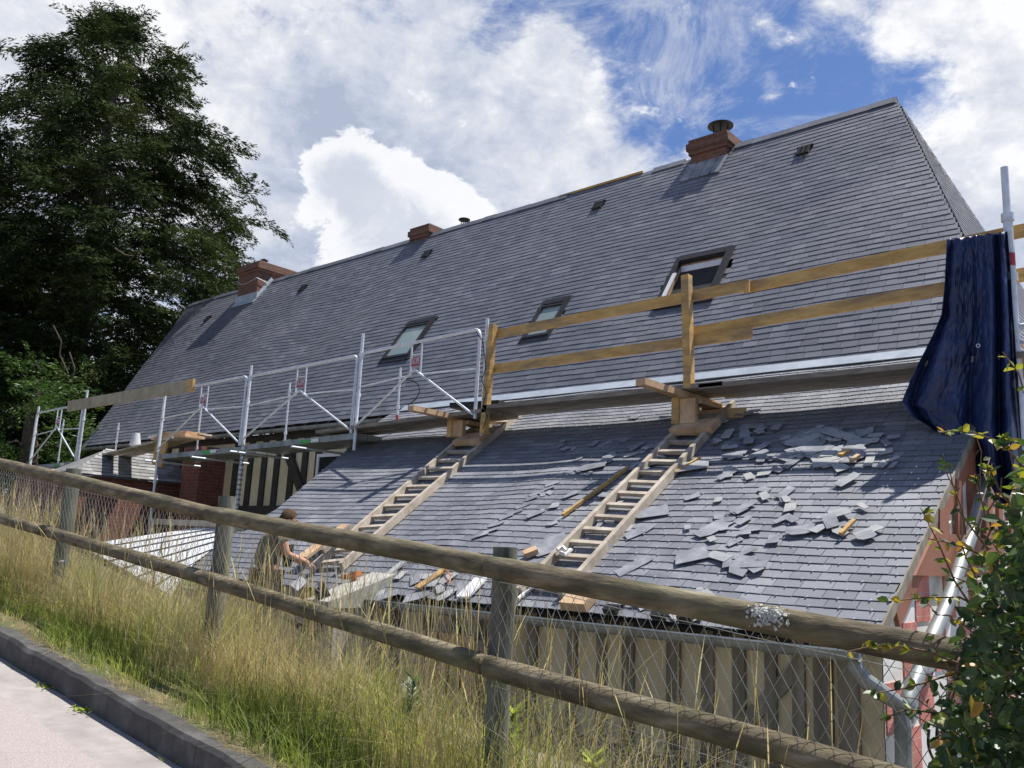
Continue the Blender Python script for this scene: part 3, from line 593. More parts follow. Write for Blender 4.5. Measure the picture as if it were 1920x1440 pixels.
def guard(x0, x1, top0=4.02, top1=4.02, bot=2.42, mid=None, pc=.52):
    Y = RP-.05; b = MB(S); r = .033; x0 += .07; x1 -= .07; c = .13
    zl = lambda x: top0+(top1-top0)*(x-x0)/(x1-x0)
    arc0 = [(x0+c*(1-math.cos(t)), Y, zl(x0)-c*(1-math.sin(t))) for t in lin(0, math.pi/2, 6)]; arc1 = [(x1-c*(1-math.cos(t)), Y, zl(x1)-c*(1-math.sin(t))) for t in lin(math.pi/2, 0, 6)]
    b.tube([(x0-.02, Y, bot)]+arc0+arc1+[(x1-.02, Y, bot)], r, 8)
    xm = x0+(x1-x0)*pc; hw = .17*(x1-x0)/4.0; zm = bot+.60*(zl(xm)-bot); apex = zm+.10
    b.tube([(x0, Y, zm-.10), (xm-hw, Y, zm)], .017, 6); b.tube([(xm+hw, Y, zm), (x1, Y, zm-.06)], .017, 6)
    for s_ in (-1, 1): b.tube([(xm+s_*hw, Y, zm), (xm+s_*hw, Y, zl(xm))], .022, 6)
    b.tube([(xm-hw, Y, zm+.42), (xm+hw, Y, zm+.42)], .013, 6)
    b.tube([(x0+.03, Y-.03, bot+.08), (xm-.05, Y-.03, apex-.03), (xm, Y-.03, apex), (xm+.05, Y-.03, apex-.03), (x1-.05, Y-.03, bot+.08)], .024, 7)
    g = b.build('guardrail', M['galv'], sc)
    pl = MB(S); zp = zm+.27; pl.obox((xm, Y, zp), (hw-.02, 0, 0), (0, .008, 0), (0, 0, .085)); p_ = pl.build('name_plate', M['red'], g)
    me = TXT.copy(); me.materials.append(M['whitep']); o = bpy.data.objects.new('lettering', me); COL.objects.link(o)
    wd = (hw*2-.07)*S/TW; o.parent = g; o.matrix_parent_inverse = Matrix.Translation(-wloc(g)); o.location = (xm*S, (Y-.016)*S, zp*S); o.rotation_euler = (math.pi/2, 0, 0); o.scale = (wd, 1.1, 1)
    return g
guard(X[72], X[155], 4.0, 4.05, 2.25); guard(X[300], X[465], 3.98, 4.02, 2.28); guard(X[465], X[672], 4.0, 4.05, 2.35); guard(X[672], X[910], 4.08, 4.15, 2.42, pc=.5)
def deck(x0, x1, z, name='deck_board', m='galv', y0=RP+.03, y1=12.85, th=.13, z2=None):
    z2 = z if z2 is None else z2; b = MB(S)
    for k in range(3): ya = y0+(y1-y0)*k/3+.01; yb = y0+(y1-y0)*(k+1)/3-.01; b.beam((x0, (ya+yb)/2, z), (x1, (ya+yb)/2, z2), yb-ya, th)
    return b.build(name, M[m], sc)
for a, c, za, zb in ((72, 155, 2.13, 2.16), (300, 465, 2.17, 2.2), (465, 672, 2.24, 2.30)):
    deck(X[a]+.04, X[c]-.04, za, m='zinc_old', z2=zb); b = MB(S); xm = (X[a]+X[c])/2+.1*(X[c]-X[a])
    b.box(xm-.28, xm+.12, RP+.022, RP+.028, za-.02, za+.06); b.build('green_tag', M['green'], sc); b = MB(S); b.box(xm+.13, xm+.42, RP+.022, RP+.028, za-.01, za+.07); b.build('white_tag', M['whitep'], sc)
    for t in (.04, .62): b = MB(S); b.tube([(X[a]+(X[c]-X[a])*t, RP-.45, za-.16), (X[a]+(X[c]-X[a])*t, 13.0, za-.16)], .028, 7); b.build('transom', M['galv'], sc)
# boards on the middle bay
b = MB(S); b.beam((X[155]-.6, RP+.3, 2.24), (X[300]+.4, RP+.3, 2.70), .34, .05); b.beam((X[155]-.2, RP+.85, 2.28), (X[300]+.9, RP+.85, 2.84), .4, .05); b.build('sloping_planks', M['ladder'], sc)
b = MB(S); p = on(128, 762, 1, RP-.08); q = on(363, 722, 1, RP-.08); b.beam(p, q, .06, .34); b.build('toe_board', M['greywood2'], sc, label='wide grey board tied at hand height')
b = MB(S); q2 = on(363, 722, 1, RP-.085); q1 = on(352, 724, 1, RP-.085); b.beam(q1, q2, .07, .345); b.build('painted_end', M['yellowwood'], sc)
st = empty('plank_stack', on(335, 805, 1, 12.3)*S, 'short orange-brown boards stacked on the scaffold above the brick pier', 'planks')
for k in range(4):
    c = on(335, 803, 1, 12.3); b = MB(S); b.obox((c[0]+.05*k, c[1]+.02*k, 2.72+.05*k), (.95-.12*k, .03*k, 0), (0, .30, 0), (0, 0, .022)); b.build('board', M['rawwood'], st)
c = on(256, 812, 1, 12.4); b = MB(S); b.tube([(c[0], c[1], 2.66), (c[0], c[1], 2.68), (c[0], c[1], 3.05)], [.16, .17, .10], 16); tag(b.build('bucket', M['plastic'], smooth=False), 'upturned pale grey bucket on the scaffold boards', 'bucket')
c = on(300, 800, 1, 12.2); b = MB(S); b.tube([(c[0]-.6, c[1], 2.84), (c[0]+.55, c[1]-.1, 2.84)], .03, 8); tag(b.build('steel_tube', M['galv']), 'short steel tube lying on the scaffold boards', 'tube')
c = on(300, 850, 1, 12.0); b = MB(S); b.obox(c, (.30, .0, -.06), (0, .03, 0), (.05, 0, .36)); tag(b.build('plywood_sheet', M['yellowwood']), 'pale yellow plywood offcut hanging below the scaffold planks', 'board')

# ------------------------------------------------------------------ roof ladders and timber brackets
def ladder(px, name, label, wtop, wbot, ns, h=.07):
    (tl, tr), (bl, br) = px; P = [lean(*q, h=h) for q in (tl, tr, bl, br)]
    e = empty('roof_ladder', lean(*bl)*S, label, 'ladder')
    for a, c in ((P[0], P[2]), (P[1], P[3])): b = MB(S); b.beam(a, c, .07, .12, tuple(LN)); b.build('rail', M['ladder'], e)
    for k in range(ns):
        t = (k+.5)/ns; a = P[0]+(P[2]-P[0])*t; c = P[1]+(P[3]-P[1])*t; d_ = (c-a)/np.linalg.norm(c-a)*.036; b = MB(S); b.beam(a+d_, c-d_, .07, .05, tuple(LN)); b.build('rung', M['ladder'], e)
    return e
ladder((((1322, 757), (1376, 757)), ((975, 1110), (1052, 1118))), 'a', 'long wooden roof ladder on the lean-to slates under the right-hand post', 0, 0, 17)
ladder((((925, 772), (978, 772)), ((583, 1068), (640, 1062))), 'b', 'wooden roof ladder on the lean-to slates ending beside the worker', 0, 0, 17)
def bracket(px, label, foot, postw, Xc, zt):
    e = empty('platform_bracket', lean(*foot)*S, label, 'bracket')
    f = lean(*foot, h=.14); b = MB(S); b.obox(f, (.36, 0, 0), V3((0, 1, LS)).normalized()*.17, LN*.055); b.build('foot_block', M['rawwood'], e)
    x = Xc; y = float(f[1])+.02; z = float(f[2])+.06
    b = MB(S); b.box(x-.19, x-.06, y-.06, y+.06, z, 2.48); b.build('upright', M['yellowwood'], e)
    b = MB(S); b.box(x-.055, x+.22, y-.04, y+.05, z, 2.46); b.build('upright_board', M['rawwood'], e)
    b = MB(S); b.beam((x-.06, y-1.15, 2.54), (x+.02, y+1.25, 2.50), .17, .10); b.build('joist', M['rawwood'], e)
    b = MB(S); b.box(x+.06, x+.28, y+.05, y+1.2, 2.38, 2.46); b.build('cross_plank', M['rawwood'], e)
    b = MB(S); b.box(x-.45, x+.72, y+.55, y+.67, 2.12, 2.36); b.build('cross_beam', M['rawwood'], e)
    return e
f2 = lean(1303, 798); f1 = lean(885, 822)
bracket(0, 'timber bracket on the right ladder holding up the walkway', (1303, 800), 0, float(f2[0])+.02, 0)
bracket(0, 'timber bracket on the left ladder where scaffold and walkway meet', (885, 823), 0, float(f1[0])-.10, 0)
wk = empty('walkway_planks', (-7, 12*S, 2.5*S), 'grey plank walkway carried by the two timber brackets above the lean-to', 'walkway')
for k, (xa, xb, z) in enumerate(((-16.2, -11.0, 2.56), (-11.1, -6.2, 2.62), (-6.6, -1.2, 2.60))):
    for j in range(2): b = MB(S); y = 11.72+j*.47+.22; b.beam((xa, y, z+(.0 if k else -.12)), (xb, y, z), .44, .075); b.build('plank', M['greywood'], wk)
tg = empty('timber_guardrail', (-7, RP*S, 2.5*S), 'yellow timber guardrail of two posts and two long rails over the walkway', 'railing')
Yr = RP-.02
b = MB(S); xA = sx(1289, 560, Yr); b.beam((xA+.04, Yr+.0, 2.60), (xA-.02, Yr, 4.43), .13, .13, (0, 1, 0)); b.build('post', M['yellowwood'], tg)
b = MB(S); xB = sx(921, 640, Yr); b.beam((xB-.07, Yr, 2.12), (xB+.03, Yr, 4.20), .12, .12, (0, 1, 0)); b.build('post', M['yellowwood'], tg)
def rail(a, c, lab=None, w=.17, Y=Yr+.10): b = MB(S); b.beam(on(*a, 1, Y), on(*c, 1, Y), .05, w); return b.build('rail', M['yellowwood'], tg, label=lab)
rail((925, 628), (1405, 534)); rail((1396, 540), (1960, 424), Y=Yr+.16)
rail((925, 692), (1410, 624)); rail((1290, 625), (1960, 508), Y=Yr+.16)
b = MB(S); p = on(1402, 537, 1, Yr+.05); b.box(p[0]-.03, p[0]+.03, p[1]-.03, p[1]+.02, p[2]-.10, p[2]+.10); b.build('cleat', M['yellowwood'], tg)
sp = empty('steel_standard', (-2.3*S, RP*S, -2), 'tall galvanised scaffold pole at the right edge beside the blue tarpaulin', 'scaffold pole')
xp = sx(1884, 330); xq = sx(1912, 780); b = MB(S); b.tube([(xp, RP, 5.05), (xp+.0, RP, 4.35)], .045, 12); b.tube([(xp, RP, 4.36), (xp, RP, -3.2)], .055, 12)
for z in (4.33, 3.55, 2.9, 2.2): b.tube([(xp, RP, z), (xp, RP, z+.10)], .075, 12)
b.build('pole', M['galv'], sp)
b = MB(S); b.tube([(xp, RP-.01, 3.74), (xp, RP-.01, 3.90)], .059, 12); pb = b.build('red_band', M['red'], sp)
me = text_mesh('N', .07); me.materials.append(M['whitep']); o = bpy.data.objects.new('lettering', me); COL.objects.link(o); o.parent = sp; o.matrix_parent_inverse = Matrix.Translation(-wloc(sp)); o.location = (xp*S, (RP-.01-.061)*S, 3.82*S); o.rotation_euler = (math.pi/2, 0, .5)
b = MB(S); b.tube([(xp, RP, 2.95), (xp+1.2, RP, 2.97)], .05, 10); b.tube([(xp, RP, 2.80), (xp+.2, RP, 2.72), (xp+1.2, RP, 2.74)], .03, 8); b.build('ledger', M['galv'], sp)
# black sheet scraps on walkway
c = on(905, 752, 1, 12.2); b = MB(S); b.obox((c[0], 12.2, 2.74), (.55, .1, 0), (-.05, .3, .0), (0, 0, .05)); tag(b.build('rubber_mat', M['black']), 'crumpled black mat on the walkway behind the left post', 'mat')
# cable tied down the left post
b = MB(); pts = [on(x, y, 1, RP-.12)*S for x, y in ((893, 622), (905, 640), (911, 690), (903, 712), (912, 735), (905, 762), (914, 780), (905, 805))]; b.tube(pts, .006, 5); tag(b.build('electric_cable', M['black']), 'thin dark cable wound down the left guardrail post', 'cable')
b = MB(); pts = [on(x, y, 1, 13.4)*S for x, y in ((760, 712), (775, 714), (785, 722), (787, 735), (780, 748), (765, 760))]; b.tube(pts, .008, 5); tag(b.build('hanging_cord', M['black']), 'dark cord drooping from the scaffold over the slates', 'cord')

# ------------------------------------------------------------------ tarpaulin
def interp(pts, t):
    n = len(pts)-1; k = min(int(t*n), n-1); f = t*n-k; return (pts[k][0]+(pts[k+1][0]-pts[k][0])*f, pts[k][1]+(pts[k+1][1]-pts[k][1])*f)
TL = [(1776, 448), (1774, 490), (1771, 540), (1766, 590), (1748, 632), (1728, 670), (1706, 715), (1692, 752), (1712, 782), (1745, 800)]
TR = [(1888, 434), (1893, 490), (1896, 545), (1900, 600), (1904, 655), (1908, 710), (1911, 765), (1914, 820), (1916, 870), (1918, 930)]
nu, nv_ = 110, 90; V = []
for j in range(nv_+1):
    v = j/nv_; L_ = interp(TL, v); R2 = interp(TR, v)
    for i in range(nu+1):
        u = i/nu; px = L_[0]+(R2[0]-L_[0])*u; py = L_[1]+(R2[1]-L_[1])*u
        if v > .75: py += (v-.75)*4*60*max(0, min(1, (u-.30)*2.2))*(1-.35*u)
        amp = .10+.14*v; ph = 2*math.pi*(u*4.6+.35*math.sin(v*3)+.12*v)
        uu = u+.05*math.sin(v*2.2+1)+.03*noise.noise(Vector((u*3, v*2, 3)))
        ph = 2*math.pi*(uu*4.1+.55*math.sin(uu*5.1+.6+.5*v)); f = 1-2*abs(math.sin(ph/2))**.8+.35*noise.noise(Vector((uu*7, v*1.3, 6)))+.12*math.sin(uu*46+v*3)*noise.noise(Vector((uu*3, v*3, 8)))
        Yd = 11.62+amp*f*(.6+.4*u)+.06*noise.noise(Vector((u*6, v*5, 1)))+.05*abs(noise.noise(Vector((u*11+v*3, v*13, 5))))+.045*abs(noise.noise(Vector((u*24, v*24+u*9, 5))))
        px += 2.2*noise.noise(Vector((u*6, v*8, 9)))*v
        V.append(on(px, py+3*noise.noise(Vector((u*14, 0, 2)))*(1-v), 1, Yd)*S)
F = np.array([(j*(nu+1)+i, (j+1)*(nu+1)+i, (j+1)*(nu+1)+i+1, j*(nu+1)+i+1) for j in range(nv_) for i in range(nu)])
tp = quads('tarpaulin', np.array(V), F, M['tarp'], smooth=True, label='dark blue tarpaulin draped over the timber rail by the steel pole', category='tarpaulin') if False else quads('tarpaulin', np.array(V), F, M['tarp'], smooth=True)
tag(tp, 'dark blue tarpaulin draped over the timber rail by the steel pole', 'tarpaulin')
sm = tp.modifiers.new('s', 'SOLIDIFY'); sm.thickness = .004
c = on(1834, 648, 1, 11.45)*S; b = MB(); b.tube([c+np.array((.014*math.cos(t), 0, .014*math.sin(t))) for t in lin(0, 6.28, 13)], .004, 5); b.build('eyelet', M['galv'], tp)

# ------------------------------------------------------------------ loose slates and debris on the lean-to
def lpt(p, h): return Vector((float(p[0]), float(p[1]), float(p[2])))*S+LN*h
ctr = [0]
def broken(px, py, size, ang, asp=1.6, m='slate_broken', label='broken grey slate lying loose on the lean-to roof', group='broken slates lying on the lean-to roof', h=None, tiltv=None):
    c = lpt(lean(px, py), 0); U = Vector((1, 0, 0)); n = R.choice((4, 5, 5, 6)); ca, sa = math.cos(ang), math.sin(ang)
    U2 = U*ca+Vl*sa; W2 = -U*sa+Vl*ca
    base_h = (.018+R.uniform(0, .014)) if h is None else h; tl = (R.uniform(-.06, .06), R.uniform(-.05, .08)) if tiltv is None else tiltv
    pts = []; corners = [(-1, -1), (1, -1), (1, 1), (-1, 1)]
    for k, (a, b_) in enumerate(corners):
        x, y = a*size*asp/2, b_*size/2
        if R.random() < .26:
            q = R.uniform(.15, .8); nx, ny = corners[(k+1) % 4]; px_, py_ = corners[k-1]
            pts.append((x+(px_*size*asp/2-x)*q*.5, y+(py_*size/2-y)*q*.5)); pts.append((x+(nx*size*asp/2-x)*q*.4, y+(ny*size/2-y)*q*.4))
        else: pts.append((x+R.uniform(-.1, .1)*size, y+R.uniform(-.1, .1)*size))
    mn = min(tl[0]*x+tl[1]*y for x, y in pts)
    vt = [c+U2*x+W2*y+LN*(base_h+tl[0]*x+tl[1]*y-mn) for x, y in pts]; vb_ = [v-LN*.005 for v in vt]; n = len(pts)
    b = MB(); b.add(vt+vb_, [tuple(range(n)), tuple(range(2*n-1, n-1, -1))]+[(i, i+n, (i+1) % n+n, (i+1) % n) for i in range(n)])
    o = b.build('broken_slate', M[m]); tag(o, label, 'slate', group); return o
def field(x0, x1, y0, y1, n, s0, s1, lab, pale=.2):
    k = 0
    while k < n:
        px, py = R.uniform(x0, x1), R.uniform(y0, y1)
        if px > 1640+(1150-py)*.45 : continue
        broken(px, py, R.uniform(s0, s1), R.uniform(0, math.pi), R.uniform(1.2, 2.6), 'slate_pale' if R.random() < pale*1.5 else 'slate_broken', lab, 'broken slates: '+lab[:28]); k += 1
field(1460, 1680, 808, 880, 60, .04, .10, 'slate fragment in the thick litter of broken slates below the tarpaulin', .3)
field(1500, 1610, 812, 868, 40, .04, .13, 'slate fragment in the densest middle of the litter pile', .35)
field(1340, 1460, 800, 900, 26, .05, .10, 'slate fragment strewn right of the top of the right ladder')
field(1040, 1260, 820, 905, 26, .045, .10, 'slate fragment strewn left of the top of the right ladder', .12)
field(1290, 1420, 930, 1080, 18, .05, .10, 'loose slate scattered midway down the lean-to right of the ladder', .15)
field(1430, 1640, 900, 1030, 18, .045, .10, 'loose slate scattered over the right part of the lean-to', .25)
field(1190, 1420, 760, 800, 10, .06, .12, 'slate scrap lying in the shade under the walkway', .05)
field(700, 1010, 1075, 1125, 16, .06, .12, 'slate scrap near the gutter behind the middle fence post', .2)
field(1150, 1400, 1115, 1160, 14, .06, .13, 'slate scrap lying just above the gutter on the right', .2)
field(1000, 1180, 900, 1000, 12, .05, .10, 'small slate chip around the yellow batten', .2)
for px, py, s_, a, asp, lab, m in ((1300, 1048, .19, .5, 1.3, 'large grey slate with broken corners, biggest one right of the ladder', 'slate_broken'), (1392, 1065, .17, 1.4, 1.3, 'upright pale grey slate with a notched foot', 'slate_broken'),
    (1225, 965, .18, .4, 1.6, 'wide pale slate beside the right rail of the ladder', 'slate_broken'), (1200, 1000, .13, .9, 2.0, 'long slate touching the ladder rail', 'slate_broken'), (1190, 1065, .12, 1.0, 2.6, 'narrow slate strip standing up the slope below the ladder', 'slate_broken'),
    (1030, 1028, .26, .7, 1.2, 'large dark slate left of the ladder foot', 'slate_broken'), (1575, 968, .12, .5, 1.3, 'buff coloured slate near the splintered stick', 'slate_pale'), (1520, 845, .17, 1.4, 1.6, 'big dark slate standing in the litter pile', 'slate_broken'),
    (1500, 1000, .12, .3, 1.7, 'slate pair left of the splintered stick', 'slate_broken'), (1340, 995, .15, 1.1, 2.2, 'long slate pointing up the slope in the middle of the scatter', 'slate_broken'), (1555, 870, .15, .4, 1.6, 'olive stained slate in the litter pile', 'slate_pale'),
    (1110, 880, .18, .35, 2.0, 'dark slate propped beside the slipped slates', 'slate_broken'), (1165, 995, .12, .3, 1.6, 'small slate by the left rail of the right ladder', 'slate_pale'), (1295, 880, .2, .4, 1.8, 'broad cracked slate tight against the ladder top', 'slate_pale')):
    broken(px, py, s_, a, asp, m, lab, 'large broken slates')
# slipped strip of slates left of the batten
for k in range(11):
    t = k/10; broken(905+150*t+R.uniform(-4, 4), 1008-110*t+R.uniform(-3, 3), .06, .75, 2.6, 'slate_broken', 'slipped slate in the raised line running up left of the yellow batten', 'line of slipped slates', h=.03)
def stick(p, q, w, h, m, name, label, cat, hh=.04):
    b = MB(); a, c = lpt(lean(*p), hh), lpt(lean(*q), hh); b.beam(a, c, w, h, tuple(LN)); return tag(b.build(name, M[m]), label, cat)
stick((1058, 973), (1180, 883), .035, .03, 'yellowwood', 'batten', 'yellow wooden batten lying left of the right ladder', 'batten')
stick((1578, 1010), (1604, 984), .03, .02, 'yellowwood', 'splintered_stick', 'splintered yellow stick on the right part of the lean-to', 'stick')
stick((1268, 893), (1315, 864), .025, .02, 'yellowwood', 'splintered_stick', 'short yellow stick right of the ladder top', 'stick')
stick((1578, 862), (1592, 852), .05, .03, 'yellowwood', 'wood_offcut', 'small yellow offcut, upper one in the slate litter', 'offcut')
stick((1598, 872), (1612, 862), .04, .03, 'rawwood', 'wood_offcut', 'small tan offcut, right-hand one in the slate litter', 'offcut')
stick((785, 1110), (838, 1074), .085, .02, 'yellowwood', 'wood_board', 'short cream board near the gutter between worker and middle post', 'board')
stick((870, 1128), (905, 1092), .13, .02, 'whitep', 'white_board', 'white board on the slates just left of the middle fence post', 'board')
stick((1065, 1138), (1112, 1142), .16, .07, 'rawwood', 'wood_block', 'thick orange timber block at the gutter below the right ladder', 'wood block', .06)
stick((572, 1062), (655, 1000), .17, .03, 'rawwood', 'wide_plank', 'wide orange plank propped on the slates behind the worker', 'plank', .10)
stick((615, 1060), (668, 1010), .05, .05, 'greywood', 'timber_prop', 'narrow timber leaning against the wide orange plank', 'timber', .16)
stick((985, 1048), (1010, 1038), .09, .05, 'rawwood', 'wood_offcut', 'orange offcut peeping above the top rail right of the middle post', 'offcut')
stick((712, 1098), (760, 1060), .07, .02, 'slate_pale', 'pale_strip', 'pale strip of board on the slates above the concrete cap', 'board')
for i, (px, py, lab) in enumerate(((1150, 1153, 'black scrap nearest the wood block on the gutter edge'), (1240, 1163, 'middle black scrap on the gutter edge'), (1290, 1168, 'right-hand black scrap on the gutter edge'))):
    b = MB(); c = lpt(lean(px, py), .05); b.obox(c, (.055, 0, 0), Vl*.035, LN*.02); tag(b.build('black_scrap', M['black']), lab, 'scrap')
def rope(pts, r, m, name, label, cat, h=.04):
    b = MB(); b.tube([lpt(lean(*p), h+R.uniform(0, .02)) for p in pts], r, 6); return tag(b.build(name, M[m]), label, cat)
rope([(1148, 1018), (1146, 1030), (1138, 1038), (1130, 1046), (1118, 1052)], .008, 'blue', 'blue_cord', 'bright blue cord beside the lower part of the right ladder', 'cord')
rope([(970, 1125), (980, 1112), (992, 1108), (1000, 1098), (990, 1108), (1003, 1112), (985, 1122), (975, 1132)], .014, 'white', 'knotted_rag', 'knotted pale rope just right of the middle post near the gutter', 'rope')
rope([(1052, 1052), (1062, 1045), (1070, 1056), (1078, 1052), (1068, 1062), (1058, 1056)], .018, 'white', 'rag', 'crumpled white rag between the rungs at the foot of the right ladder', 'rag', .10)
rope([(828, 1082), (840, 1078), (850, 1090), (846, 1102), (838, 1095)], .006, 'orange', 'orange_string', 'loop of orange string by the short cream board', 'string')

# ------------------------------------------------------------------ concrete block and junk beside the worker
cb = empty('concrete_cap', on(650, 1110, 1, 7.4)*S, 'pale concrete coping stone beside the left end of the gutter', 'coping stone')
p = on(642, 1130, 1, 7.45); b = MB(S); 
x0, z0_ = float(p[0]), float(p[2])
b.box(x0-.32, x0+.04, 7.3, 8.0, -3.2, z0_-.06); b.build('pier', M['concrete'], cb)
b = MB(S); b.add([(x0-.40, 7.15, z0_-.06), (x0+.10, 7.15, z0_-.06), (x0+.10, 8.3, z0_-.06), (x0-.40, 8.3, z0_-.06), (x0-.40, 7.15, z0_+.02), (x0+.10, 7.15, z0_+.02), (x0+.10, 8.25, z0_+.38), (x0-.40, 8.25, z0_+.38)], [(3, 2, 1, 0), (4, 5, 6, 7), (0, 1, 5, 4), (1, 2, 6, 5), (2, 3, 7, 6), (3, 0, 4, 7)]); b.build('coping', M['concrete'], cb)
p = on(655, 1082, 1, 7.9); b = MB(S); b.obox(p, (.10, .02, 0), (0, .05, 0), (0, 0, .035)); b.obox(p+np.array((.12, 0, .04)), (.05, .03, .02), (0, .05, 0), (0, 0, .03)); tag(b.build('orange_tile', M['orange']), 'bright orange broken tile on the concrete cap', 'tile')
p = on(590, 1105, 1, 7.3); jk = empty('chimney_flue_block', p*S, 'dark timber and rubble heap right of the worker', 'rubble')
for k in range(9):
    c = p+np.array((R.uniform(-.25, .3), R.uniform(-.25, .25), R.uniform(-.55, .05))); b = MB(S); ax = Vector((R.uniform(-1, 1), R.uniform(-1, 1), R.uniform(-1, 1))).normalized(); ay = ax.cross(Vector((.3, .5, .8))).normalized(); b.obox(c, ax*R.uniform(.12, .26), ay*R.uniform(.03, .07), ax.cross(ay)*R.uniform(.02, .08)); b.build('rubble_piece', M[R.choice(('stud', 'rawwood', 'slate_broken', 'dstud', 'dstud'))], jk)
# pallet against the wall and pale basin low down
pl = empty('pallet', on(840, 1200, 1, 8.0)*S, 'wooden pallet leaning on the lean-to wall behind the grass', 'pallet')
c = on(840, 1195, 1, 8.0)
for k in range(5): b = MB(S); b.box(c[0]-.5+k*.2, c[0]-.36+k*.2, 7.96, 8.02, c[2]-.9, c[2]+.05); b.build('slat', M['rawwood'], pl)
for z in (-.05, -.8): b = MB(S); b.box(c[0]-.55, c[0]+.6, 8.02, 8.12, c[2]+z-.06, c[2]+z+.06); b.build('rail', M['greywood'], pl)
c = on(762, 1305, 1, 6.6)*S; b = MB(); b.tube([c+np.array((0, 0, -.1)), c+np.array((0.01, 0, -.04)), c+np.array((.02, 0, .06)), c+np.array((.03, 0, .1))], [.05, .075, .07, .03], 14); tag(b.build('white_jug', M['whitep'], smooth=True), 'small white container half hidden in the tall grass', 'container')

